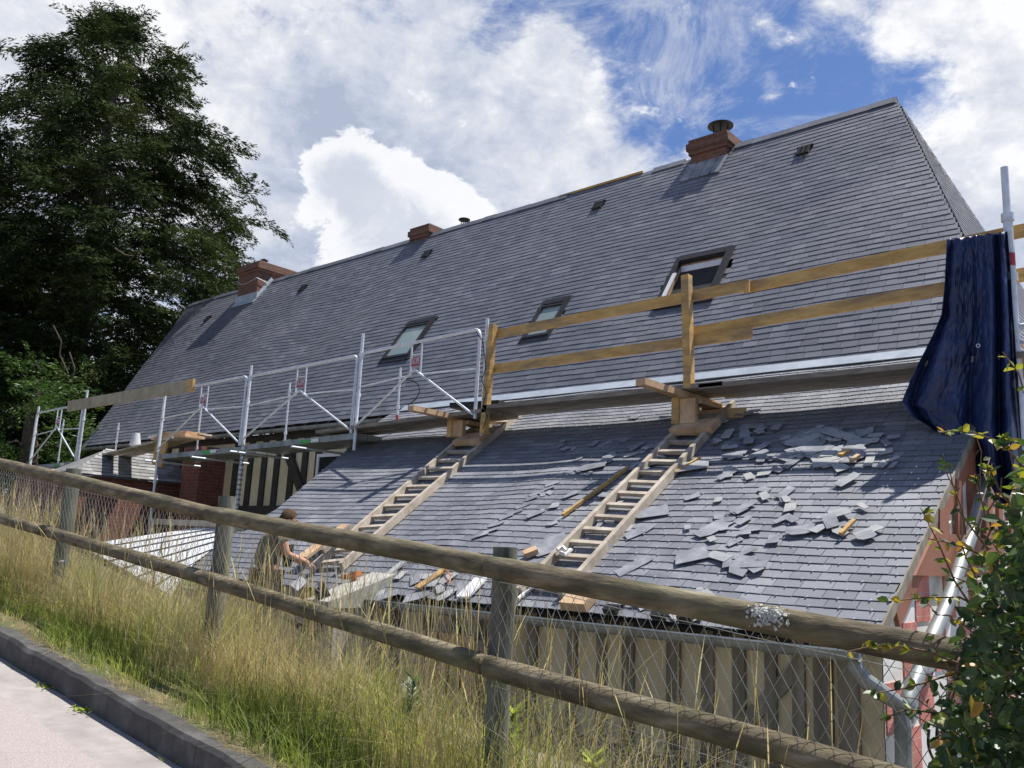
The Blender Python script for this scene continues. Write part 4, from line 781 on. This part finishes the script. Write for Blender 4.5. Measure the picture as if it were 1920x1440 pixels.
# ------------------------------------------------------------------ worker
def skinned(name, joints, edges, mt, parent=None, sub=2, **kw):
    me = bpy.data.meshes.new(name); me.from_pydata([j[0] for j in joints], edges, []); o = bpy.data.objects.new(name, me); COL.objects.link(o)
    m = o.modifiers.new('k', 'SKIN'); m.use_smooth_shade = True; m2 = o.modifiers.new('s', 'SUBSURF'); m2.levels = sub; m2.render_levels = sub
    for i, j in enumerate(joints):
        sv = me.skin_vertices[0].data[i]; r = j[1]; sv.radius = r if isinstance(r, tuple) else (r, r); sv.use_root = (i == 0)
    dg = bpy.context.evaluated_depsgraph_get(); m2e = bpy.data.meshes.new_from_object(o.evaluated_get(dg)); bpy.data.objects.remove(o)
    m2e.materials.clear(); m2e.materials.append(mt)
    o = bpy.data.objects.new(name, m2e); COL.objects.link(o); o.parent = parent; return tag(o, **kw)
def person():
    base = on(500, 1064, 1, 7.25)*S                 # belt position
    gz = float(base[2])-.89
    e = empty('person', (base[0], base[1], gz), 'worker in khaki shirt and brown trousers bending over the eave behind the fence', 'person')
    # local frame: x forward (towards picture right), y left of him, z up
    d = np.array((.42, .90, 0)); d /= np.linalg.norm(d); e.rotation_euler = (0, 0, math.atan2(d[1], d[0])); e.scale = (.93, .93, .93)
    J = [((0, 0, .93), (.13, .15)), ((.0, 0, 1.06), (.115, .135)), ((.03, 0, 1.20), (.12, .15)), ((.09, 0, 1.31), (.10, .14)), ((.13, 0, 1.36), (.055, .055)), ((.155, 0, 1.39), (.05, .052)),
         ((.17, 0, 1.42), (.084, .07)), ((.185, 0, 1.48), (.088, .074)), ((.185, 0, 1.525), (.055, .05))]
    E = [(i, i+1) for i in range(8)]
    for s_ in (1, -1):
        k = len(J)
        J += [((.09, .17*s_, 1.32), .055), ((.15, .22*s_, 1.10), .042), ((.36, .17*s_, 1.03), .032), ((.405, .15*s_, 1.0), (.038, .018))]
        E += [(3, k), (k, k+1), (k+1, k+2), (k+2, k+3)]
    for s_ in (1, -1):
        k = len(J); J += [((0, .09*s_, .86), .09), ((.06, .11*s_, .50), .06), ((-.02, .12*s_, .10), .042), ((.10, .13*s_, .04), .035)]
        E += [(0, k), (k, k+1), (k+1, k+2), (k+2, k+3)]
    skinned('body', J, E, M['skin'], e)
    skinned('shirt', [(J[0][0], (.15, .17)), (J[1][0], (.145, .165)), (J[2][0], (.15, .185)), (J[3][0], (.125, .165)), ((.125, 0, 1.35), (.07, .075)),
                      ((.09, .18, 1.315), .075), ((.12, .215, 1.19), .068), ((.09, -.18, 1.315), .075), ((.12, -.215, 1.19), .068)], [(0, 1), (1, 2), (2, 3), (3, 4), (3, 5), (5, 6), (3, 7), (7, 8)], M['shirt'], e)
    skinned('trousers', [((0, 0, .92), (.15, .17)), ((.0, .095, .84), .115), ((.06, .115, .50), .085), ((-.02, .125, .13), .07), ((.0, -.095, .84), .115), ((.06, -.115, .50), .085), ((-.02, -.125, .13), .07)],
            [(0, 1), (1, 2), (2, 3), (0, 4), (4, 5), (5, 6)], M['trousers'], e)
    bmh = MB(); vs = []; nl, nm = 9, 16
    for i in range(nl+1):
        th = i/nl*1.75
        for j in range(nm):
            ph = 2*math.pi*j/nm; q = Vector((math.sin(th)*math.cos(ph), math.sin(th)*math.sin(ph), math.cos(th))); k_ = .97+.16*noise.noise(q*4)+R.uniform(-.03, .03); back = -.55; q2 = Vector((q.x*math.cos(back)-q.z*math.sin(back)*-1*-1, q.y, q.z*math.cos(back)+q.x*math.sin(back)))
            q2 = Vector((q.x*.83-q.z*.55, q.y, q.x*.55+q.z*.83)); vs.append((.178+q2.x*.098*k_, q2.y*.086*k_, 1.465+q2.z*.104*k_))
    bmh.add(vs, [(i*nm+j, (i+1)*nm+j, (i+1)*nm+(j+1) % nm, i*nm+(j+1) % nm) for i in range(nl) for j in range(nm)]); hh = bmh.build('hair', M['hair'], smooth=True); hh.parent = e
    skinned('belt', [((-.02, .10, .99), .03), ((.0, -.10, .99), .03)], [(0, 1)], M['dstud'], e, sub=1)
    for s_ in (1, -1):
        skinned('boot', [((-.04, .125*s_, .10), .06), ((.0, .13*s_, .045), .05), ((.14, .135*s_, .035), .042)], [(0, 1), (1, 2)], M['dstud'], e, sub=1)
        # five fingers curling round the held tool
        J2 = []; E2 = []
        for f in range(4):
            k = len(J2); yy = .15*s_+(-.028+f*.019); L_ = (.9, 1, .95, .75)[f]
            J2 += [((.415, yy, 1.0), .010), ((.415+.035*L_, yy, .995), .0095), ((.415+.052*L_, yy, .97), .0085), ((.415+.045*L_, yy, .948), .0075)]; E2 += [(k, k+1), (k+1, k+2), (k+2, k+3)]
        k = len(J2); J2 += [((.39, .15*s_-.035*s_, 1.0), .012), ((.415, .15*s_-.055*s_, .985), .011), ((.435, .15*s_-.05*s_, .965), .009)]; E2 += [(k, k+1), (k+1, k+2)]
        skinned('hand', J2, E2, M['skin'], e, sub=1)
    # nose and ears
    skinned('ear', [((.17, .078, 1.455), (.018, .008)), ((.165, .081, 1.43), (.012, .007))], [(0, 1)], M['skin'], e, sub=1); skinned('ear', [((.17, -.078, 1.455), (.018, .008)), ((.165, -.081, 1.43), (.012, .007))], [(0, 1)], M['skin'], e, sub=1)
    skinned('nose', [((.26, 0, 1.46), .010), ((.275, 0, 1.435), .014)], [(0, 1)], M['skin'], e, sub=1)
    return e
pe = person()
b = MB(); c = on(540, 1042, 1, 7.35)*S; b.obox(c, (.02, .04, .01), (.02, -.01, 0), (0, 0, .10)); tag(b.build('slate_tool', M['black']), 'dark tool held in the worker\'s hands', 'tool')

# ------------------------------------------------------------------ fence
FYC = 3.083
fe = empty('fence', (-4, FYC, roadz(-4)+.15), 'weathered round-log post and rail fence with chain-link wire running downhill', 'fence')
def fz(x, h): return -1.5+SL*x+h
xs_post = [-12.62, -10.17, -7.72, -5.27, -2.80, -.36]
for i, x in enumerate(xs_post):
    b = MB(); zb = fz(x, -.5); top = fz(x, 1.24 if i != 4 else 1.235); pts = [(x+.006*math.sin(k), FYC+.075, zb+(top-zb)*k/9) for k in range(10)]
    b.tube(pts, [.058*(1+R.uniform(-.03, .03)) for _ in pts], 18); b.build('post', M['post'], fe, smooth=False)
def log(xa, xb, ha, hb, r, label=None, yo=0.0, sag=0.0):
    n = max(6, int((xb-xa)/.12)); pts = []; rr = []
    for k in range(n+1):
        t = k/n; x = xa+(xb-xa)*t; pts.append((x, FYC-.045+yo+.006*noise.noise(Vector((x*1.1, 2, ha*9))), fz(x, ha+(hb-ha)*t)-sag*math.sin(math.pi*t)+.008*noise.noise(Vector((x*.9, 7, ha*5))))); rr.append(r*(1+.07*noise.noise(Vector((x*2.1, ha, 5)))+.02*noise.noise(Vector((x*9, ha, 8)))))
    rr[0] *= .95; rr[-1] *= .95
    b = MB(); b.tube(pts, rr, 22); o = b.build('rail', M['log'], fe, smooth=True, label=label)
    return o
segs = [(-12.8, -10.15), (-10.15, -7.72), (-7.72, -5.26), (-5.255, -2.79), (-2.785, -.78), (-.775, 1.5)]
for i, (a, c) in enumerate(segs):
    ht = [1.20, 1.19, 1.165, 1.12, 1.145, 1.165, 1.17][i:i+2] if i < 6 else (1.16, 1.16)
    lg = log(a, c-.004, ht[0], ht[1], .052 if i != 5 else .045, yo=.0 if i != 5 else .02)
    if i == 4: top_log = lg
for i, (a, c) in enumerate(segs):
    hl_ = [.70, .69, .70, .715, .712, .74, .75][i:i+2]; log(a+.02, c+(.0), hl_[0], hl_[1], .047 if i < 4 else .050)
# lichen on the rail
lc = MB(); c0 = on(1440, 1150, 1, FYC-.09)
for k in range(260):
    a = max(-.075, min(.075, R.gauss(0, .036))); t_ = R.gauss(.55, .35)-abs(a)*2; x = c0[0]+a; rr = .051+R.uniform(-.002, .004); p = Vector((x, FYC-.045-rr*math.cos(t_), fz(x, 1.155)+rr*math.sin(t_)))
    n_ = Vector((0, -math.cos(t_), math.sin(t_))); s_ = R.uniform(.002, .0065); u2 = Vector((R.uniform(-1, 1), R.uniform(-1, 1), R.uniform(-1, 1))).normalized(); lc.obox(p, u2*s_, u2.cross(n_).normalized()*s_, n_*.004)
lc.build('lichen', M['lichen'], top_log)
# chain link
wm = MB(); pitch = .062; Xa, Xb = -12.6, .4; h0, h1 = .02, 1.12; k = Xa
def wirep(x, h): return (x, FYC+.015+.012*noise.noise(Vector((x*1.7, h*2.2, 4))), fz(x, h)+.006*noise.noise(Vector((x*2.2, h*3, 7))))
slope_w = .62
while k < Xb:
    for s_ in (-1, 1):
        pts = []; n = 7
        for j in range(n+1):
            h = h0+(h1-h0)*j/n; x = k+s_*(h-h0)*slope_w
            if Xa <= x <= Xb: pts.append(wirep(x, h))
        if len(pts) > 1: wm.tube(pts, .00135, 4, cap=False)
    k += pitch
for h in (.12, .62, 1.08): wm.tube([wirep(x, h) for x in lin(Xa, Xb, 120)], .0015, 4, cap=False)
wm.build('wire_mesh', M['wire'], fe, kind='stuff')

# ------------------------------------------------------------------ grass
def blades(name, n, xr, yr, hr, wr, lean_, m, segs=2, dens=None, hmod=None, head=0.0, **kw):
    x = NR.uniform(*xr, n); y = NR.uniform(*yr, n)
    if dens is not None: keep = NR.rand(n) < dens(x, y); x, y = x[keep], y[keep]
    if name == 'kerb_moss': zf_ = lambda a, b: roadz(a)+.004
    else: zf_ = lambda a, b: max(bankz(a, b), roadz(a)+.14) if b < 2.6 else bankz(a, b)
    n = len(x); z = np.array([zf_(a, b) for a, b in zip(x, y)])-.008
    h = NR.uniform(*hr, n)*(hmod(x, y) if hmod is not None else 1); w = NR.uniform(*wr, n); az = NR.uniform(0, 2*np.pi, n); ld = NR.uniform(0, 2*np.pi, n); le = np.abs(NR.normal(0, lean_, n)); cl = clump(x, y, 1.9, 14); ld = np.where(NR.rand(n) < .6, cl*9+NR.normal(0, .5, n), ld); le = le*(.6+1.6*np.abs(clump(x, y, 1.2, 21)))
    dx, dy = np.cos(az)*w/2, np.sin(az)*w/2; lx, ly = np.cos(ld)*le, np.sin(ld)*le
    Vs = []; 
    for s_ in range(segs+1):
        t = s_/segs; ww = (1-t*.75) if not head else (.5 if s_ < segs-1 else (2.0 if s_ == segs-1 else .2))
        cx = x+lx*h*t**1.8; cy = y+ly*h*t**1.8; cz = z+h*(t-.25*le*t*t)
        Vs.append(np.stack([cx-dx*ww, cy-dy*ww, cz], 1)); Vs.append(np.stack([cx+dx*ww, cy+dy*ww, cz], 1))
    k = len(Vs); V = np.stack(Vs, 1).reshape(-1, 3); b0 = np.arange(n)*k
    F = np.concatenate([np.stack([b0+2*s_, b0+2*s_+1, b0+2*s_+3, b0+2*s_+2], 1) for s_ in range(segs)], 0)
    return quads(name, V, F, m, kind='stuff', **kw)
def clump(x, y, f=1.6, s=0):
    return np.array([noise.noise(Vector((a*f, b*f, s))) for a, b in zip(x, y)])
def taper(x): return np.clip((-x+.6)/1.5, .35, 1)
cov_r = lambda x: np.clip((-x-1.6)/1.8, .12, 1)
blades('short_grass', 26000, (-13, .2), (2.50, 3.2), (.03, .13), (.003, .007), .5, M['grass'], 2, dens=lambda x, y: np.clip(.45+1.2*clump(x, y, 2.2), .05, 1))
blades('green_grass', 30000, (-13, .2), (2.58, 3.9), (.12, .36), (.0035, .008), .5, M['grass'], 3, dens=lambda x, y: np.clip(.34+.28*np.clip((-x-4)/4, 0, 1)+1.5*clump(x, y, 1.1, 3)+.35*np.clip((2.95-y)/.3, 0, 1), .03, 1)*np.clip((y-2.5)/.25, .15, 1)*cov_r(x), hmod=lambda x, y: (.6+.5*np.clip((y-2.55)/.5, 0, 1))*(.85+.8*clump(x, y, 1.3, 2)))
blades('dry_grass', 42000, (-13.5, .2), (2.72, 4.1), (.18, .52), (.0018, .0046), .48, M['straw'], 3, dens=lambda x, y: np.clip(.7-1.1*clump(x, y, 1.1, 3), .15, 1)*np.clip((y-2.65)/.3, .1, 1)*cov_r(x), hmod=lambda x, y: (.7+.45*np.clip((y-2.7)/.5, 0, 1))*(1+.55*np.clip((-x-6)/4, 0, 1))*(.8+.9*clump(x, y, 1.0, 7)))
blades('seed_stalks', 3000, (-13.5, .3), (2.95, 4.2), (.5, .95), (.0024, .0038), .22, M['straw'], 6, head=1, dens=lambda x, y: np.clip((-x-.5)/3, .22, 1))
blades('kerb_moss', 5000, (-13, .3), (2.31, 2.375), (.006, .028), (.003, .007), 1.0, M['grass'], 2, dens=lambda x, y: np.clip(-.1+1.6*clump(x, y, 1.7, 31), .0, 1))
blades('lush_grass', 9000, (-13, .2), (2.5, 2.95), (.08, .24), (.004, .009), .6, M['lush'], 3, dens=lambda x, y: np.clip(-.05+2.2*clump(x, y, 1.0, 41), .0, 1))
blades('arching_grass', 3600, (-13, .3), (2.9, 3.9), (.35, .7), (.003, .007), 1.1, M['grass'], 6, dens=lambda x, y: np.clip(.4+1.3*clump(x, y, 1.4, 51), .0, 1)*np.clip((-x)/2, .2, 1))
blades('broken_straw', 5000, (-13, .3), (2.95, 3.9), (.25, .6), (.0022, .0045), 1.5, M['straw'], 3, dens=lambda x, y: np.clip((-x)/2, .2, 1))
blades('thatch', 30000, (-13, .3), (2.44, 3.0), (.02, .07), (.002, .005), 1.6, M['straw'], 2, dens=lambda x, y: np.clip(.4+clump(x, y, 4, 9), .1, 1))
# young green shoots by the middle post
def leafy_plant(name, px, py, Y, h, label, n=60, m='grass'):
    p = on(px, py, 1, Y); e = MB(); top = V3(p); base_ = top-Vector((0, 0, h)); e.tube([base_, top], [.006, .003], 5); V = []; o = empty(name, base_, label, 'plant'); e.build('stem', M['grass'], o)
    l = MB()
    for k in range(n):
        t = R.uniform(.15, 1); a = R.uniform(0, 6.28); L_ = R.uniform(.05, .10); d = Vector((math.cos(a), math.sin(a), .75)).normalized(); s_ = d.cross(Vector((0, 0, 1))).normalized()*L_*.14; q = base_+(top-base_)*t
        l.add([q, q+d*L_*.5+s_, q+d*L_, q+d*L_*.5-s_], [(0, 1, 2, 3)])
    l.build('leaves', M['shrub'] if m != 'grass' else M['grass'], o)
leafy_plant('green_shoot', 962, 1332, 3.3, .26, 'bright green leafy shoot just right of the middle fence post'); leafy_plant('green_shoot', 1112, 1418, 3.25, .16, 'small green shoot at the bottom edge under the lower rail', 40)
leafy_plant('green_shoot', 775, 1270, 3.35, .40, 'tall grey-green weed left of the middle fence post', 90, 'shrub')
for (px, py, lab) in ((150, 1333, 'upper small weed growing at the foot of the kerb'), (85, 1290, 'highest small weed at the kerb foot'), (345, 1432, 'lowest weed at the kerb foot')):
    r = raydir(px, py); t = -1.5/(r[2]-SL*r[0]); p = r*t; b = MB()
    for k in range(46):
        a = R.uniform(0, 6.28); q = V3(p)+Vector((R.gauss(0, .05), R.gauss(0, .02), .003)); d = Vector((math.cos(a), math.sin(a), R.uniform(.3, 1))).normalized(); L_ = R.uniform(.015, .04); s_ = d.cross(Vector((0, 0, 1))).normalized()*L_*.25
        b.add([q, q+d*L_*.5+s_, q+d*L_, q+d*L_*.5-s_], [(0, 1, 2, 3)])
    tag(b.build('kerb_weed', M['grass']), lab, 'weed')
p = on(122, 1052, 1, 2.95); b = MB()
for k in range(40):
    a = R.uniform(0, 6.28); q = V3(p)+Vector((math.cos(a)*.035*R.random()**.5, math.sin(a)*.035*R.random()**.5, R.uniform(-.004, .004))); b.obox(q, (.005, 0, 0), (0, .005, 0), (0, 0, .002))
b2 = tag(b.build('white_flower', M['whitep']), 'flat white wild flower head among the tall grass on the left', 'flower')
b = MB(); b.tube([V3(p)-Vector((0, 0, .5)), V3(p)], .003, 5); b.build('stem', M['grass'], b2)

# ------------------------------------------------------------------ trees
def leafcloud(P, D, size, m, name, parent, asp=.24):
    n = len(P); D = D/np.linalg.norm(D, axis=1)[:, None]; rnd = NR.normal(size=(n, 3)); s_ = np.cross(D, rnd); s_ /= np.linalg.norm(s_, axis=1)[:, None]+1e-9
    L = (size*NR.uniform(.6, 1.35, n))[:, None]; w = L*asp
    V = np.stack([P, P+D*L*.5+s_*w*.5, P+D*L, P+D*L*.5-s_*w*.5], 1).reshape(-1, 3); F = np.arange(4*n).reshape(n, 4)
    return quads(name, V, F, m, parent)
def tree(name, label, c, prof, nb, nl, leaf, m, droop=.5, zbase=-1.5, group=None, lumps=2.0, seed=1, shell=.35):
    e = empty(name, (c[0], c[1], zbase), label, 'tree', group); top = max(p[0] for p in prof)
    tr = MB(); tr.tube([(c[0]+.1*math.sin(k), c[1]+.08*math.cos(k*1.3), zbase+(top-.6-zbase)*k/9) for k in range(10)], [.42*(1-k/9)**.8+.03 for k in range(10)], 10)
    def rad(z):
        for (z0, r0), (z1, r1) in zip(prof, prof[1:]):
            if z0 <= z <= z1: return r0+(r1-r0)*(z-z0)/(z1-z0)
        return .1
    PP = []; DD = []; lb = MB(); zs_ = []
    zmin, zmax = prof[0][0], top; Nv = Vector
    nbg = nb//12
    for kb_ in range(nbg):
        while True:
            zb = R.uniform(zmin, zmax)
            if R.random() < (rad(zb)/6)**1.0+.12: break
        ab = R.uniform(0, 2*math.pi); inner = kb_ % 3 == 0
        lump = 1.0+.34*noise.noise(Nv((math.cos(ab)*lumps, math.sin(ab)*lumps, zb*.55+seed)))+.2*noise.noise(Nv((math.cos(ab)*5, math.sin(ab)*5, zb*1.3+seed)))
        rb_ = max(.15, rad(zb)*lump*(R.uniform(.35, .7) if inner else 1-.3*R.random()**1.6))
        if R.random() < .10 and not inner: rb_ *= 1.10
        db = Vector((math.cos(ab), math.sin(ab), 0)); tb = Vector((c[0], c[1], zb))+db*rb_; bd = (db+Vector((R.uniform(-.5, .5), R.uniform(-.5, .5), R.uniform(-.4*droop, .55)))).normalized()
        if kb_ % 3 == 0: lb.tube([Vector((c[0], c[1], zb-.5*rb_*.3)), Vector((c[0], c[1], zb))+db*rb_*.5+Vector((0, 0, .1)), tb-Vector((0, 0, .05))], [.06, .035, .012], 5, cap=False)
        LB = R.uniform(1.0, 2.1)*(.5+.5*min(1, rad(zb)/3))
        for k in range(12):
            tt = R.uniform(-.2, 1); dirn = (bd+Vector((R.gauss(0, .45), R.gauss(0, .45), R.gauss(-.12*droop, .3)))).normalized(); L_ = R.uniform(.45, 1.0)*(1.15-.5*max(0, tt))*min(1.2, LB)
            st = tb-bd*LB*.75+bd*LB*tt+Vector((R.gauss(0, .16), R.gauss(0, .16), R.gauss(0, .10)-.30*max(0, tt)**2*droop))
            n = int(nl*L_); t = NR.uniform(0, 1, n); wdt = .26*(1-t*.75)
            side = dirn.cross(Vector((0, 0, 1))).normalized(); q = np.array(st)[None]+np.array(dirn)[None]*(t*L_)[:, None]+np.array((0, 0, -1.))[None]*(t**2*L_*.30*droop)[:, None]
            sg = NR.choice([-1, 1], n); off = NR.uniform(0, 1, n)*wdt; q = q+np.array(side)[None]*(sg*off)[:, None]+NR.normal(0, .03, (n, 3)); q[:, 2] -= off*.35
            PP.append(q); DD.append(np.array(dirn)[None]*.9+np.array(side)[None]*(sg*.8)[:, None]+NR.normal(0, .25, (n, 3))-np.array((0, 0, .45*droop))[None])
    leafcloud(np.concatenate(PP), np.concatenate(DD), leaf, m, 'crown', e); tr.add(lb.v, lb.f); tr.build('trunk', M['bark'], e)
    return e
def atd(px, py, dep): r = raydir(px, py); return r*dep/FPX
c = atd(168, 500, 29.5); zt = lambda y: float(atd(190, y, 29.5)[2])
tree('yew_tree', 'huge dark evergreen tree towering over the left end of the roof', c, [(zt(900), 4.3), (zt(700), 5.0), (zt(520), 5.3), (zt(420), 5.1), (zt(330), 4.7), (zt(240), 4.3), (zt(150), 3.2), (zt(80), 2.5), (zt(20), 1.1), (zt(-40), .3)], 7600, 84, .15, M['yew'], .9, -1)
c = atd(-40, 560, 27); zt = lambda y: float(atd(-40, y, 27)[2])
tree('yew_tree', 'dark evergreen tree cut by the left edge of the picture', c, [(zt(950), 3.6), (zt(650), 3.9), (zt(450), 3.4), (zt(300), 2.4), (zt(225), .8)], 2200, 60, .15, M['yew'], .9, -1, seed=5)
c = atd(60, 800, 23.5); zt = lambda y: float(atd(60, y, 23.5)[2])
tree('leafy_shrub', 'light green leafy bush behind the left end of the scaffold', c, [(zt(930), 1.3), (zt(820), 1.5), (zt(720), 1.1), (zt(660), .3)], 260, 50, .12, M['shrub'], .3, -1, seed=9)
c = atd(-150, 800, 34); zt = lambda y: float(atd(-150, y, 34)[2])
tree('yew_tree', 'dark tree mass low down behind the scaffold end', atd(140, 760, 35), [(zt(950), 5.5), (zt(700), 5.5), (zt(500), 4)], 1800, 50, .22, M['yew'], .9, -1, seed=12)
# bare curly dead twigs hanging in the yew
for pts, lab in ((((100, 610), (115, 640), (112, 665), (128, 700), (110, 720)), 'pale curly dead twig, leftmost of the three hanging before the yew'), (((215, 465), (235, 478), (250, 480), (240, 492)), 'pale dead twig highest up in the dark yew'), (((130, 660), (140, 690), (135, 720), (150, 745)), 'pale dead twig just above the left end of the scaffold')):
    dt = MB(); dt.tube([atd(x, y, 23.5) for x, y in pts], [.018]*(len(pts)-1)+[.006], 5); tag(dt.build('dead_twig', M['bark']), lab, 'twig')

# ------------------------------------------------------------------ foreground hedge shrub, right
hs = empty('hedge_shrub', (.1, 2.9, roadz(0)), 'tangled hedge shrub with yellowing leaves at the lower right corner', 'shrub')
def hleaf(mb, q, d, L_, m=0):
    d = d.normalized(); s_ = d.cross(Vector((R.uniform(-1, 1), R.uniform(-1, 1), R.uniform(.2, 1)))).normalized(); n_ = s_.cross(d)*L_*.10; w = L_*R.uniform(.30, .40)
    mb.add([q, q+d*L_*.28+s_*w*.85+n_, q+d*L_*.62+s_*w*.8+n_, q+d*L_, q+d*L_*.62-s_*w*.8+n_, q+d*L_*.28-s_*w*.85+n_, q+d*L_*.5], [(0, 1, 6), (1, 2, 6), (2, 3, 6), (3, 4, 6), (4, 5, 6), (5, 0, 6)], m)
lv = MB(); tw = MB()
def dens(px, py):
    edge = 1895-(py-860)*.34 if py < 1150 else 1800-(py-1150)*.20
    return (px-edge)/70.0
k = 0
while k < 15500:
    px, py = R.uniform(1640, 2250), R.uniform(840, 1700); dd = dens(px, py)+.9*noise.noise(Vector((px*.012, py*.012, 1)))
    if R.random() > max(0, min(1, dd*.62)): continue
    dep = R.uniform(1.9, 3.3) if dd < 1.3 else R.uniform(1.9, 4.2); q = V3(atd(px, py, dep)); L_ = R.uniform(.024, .052)
    yl = 1 if R.random() < (.28 if dd < .8 else .03) else 0
    hleaf(lv, q, Vector((R.uniform(-1, .6), R.uniform(-1, .4), R.uniform(-.8, .5))), L_, yl); k += 1
def twig(pts, dep0, dep1, nl, yellow=.7, r=.0035, ls=.034):
    P = [V3(atd(x, y, dep0+(dep1-dep0)*i/(len(pts)-1))) for i, (x, y) in enumerate(pts)]; tw.tube(P, [r*(1-.6*i/(len(P)-1)) for i in range(len(P))], 5)
    for k in range(nl):
        t = R.uniform(.15, 1)*(len(P)-1); i = min(int(t), len(P)-2); q = P[i].lerp(P[i+1], t-i); hleaf(lv, q, Vector((R.uniform(-1, .8), R.uniform(-1, .3), R.uniform(-.7, .5))), ls*R.uniform(.6, 1.1), 1 if R.random() < yellow else 0)
twig([(1800, 1245), (1740, 1222), (1690, 1212), (1640, 1210), (1590, 1222)], 2.2, 2.2, 18, .8)
twig([(1930, 890), (1880, 830), (1830, 812), (1790, 806), (1760, 812)], 2.4, 2.3, 16, .85)
twig([(1940, 1000), (1880, 930), (1860, 890), (1850, 870)], 2.4, 2.3, 18, .5); twig([(1900, 1080), (1840, 1040), (1790, 1020), (1740, 1010)], 2.3, 2.3, 16, .8)
twig([(1860, 1150), (1800, 1120), (1740, 1120), (1660, 1128)], 2.3, 2.25, 16, .7); twig([(1940, 800), (1910, 700), (1880, 660)], 2.6, 2.5, 14, .8)
twig([(1850, 1180), (1790, 1090), (1760, 1020), (1730, 960)], 2.35, 2.3, 14, .7); twig([(1800, 1260), (1700, 1290), (1640, 1300)], 2.3, 2.2, 12, .4); twig([(1780, 1340), (1700, 1330), (1650, 1350)], 2.3, 2.2, 14, .15)
twig([(1940, 950), (1900, 880), (1890, 820)], 2.3, 2.3, 18, .5)
for k in range(60):
    x, y = R.uniform(1780, 2000), R.uniform(950, 1500); a = R.uniform(-2.6, -1.0); pts = [(x+R.gauss(0, 8)+math.cos(a)*30*j, y+math.sin(a)*34*j+R.gauss(0, 6)) for j in range(5)]; twig(pts, R.uniform(2.1, 3), R.uniform(2.1, 3), 5, .12)
lv.build('leaves', [M['leaf'], M['leafy']], hs); tw.build('twigs', M['twig'], hs)
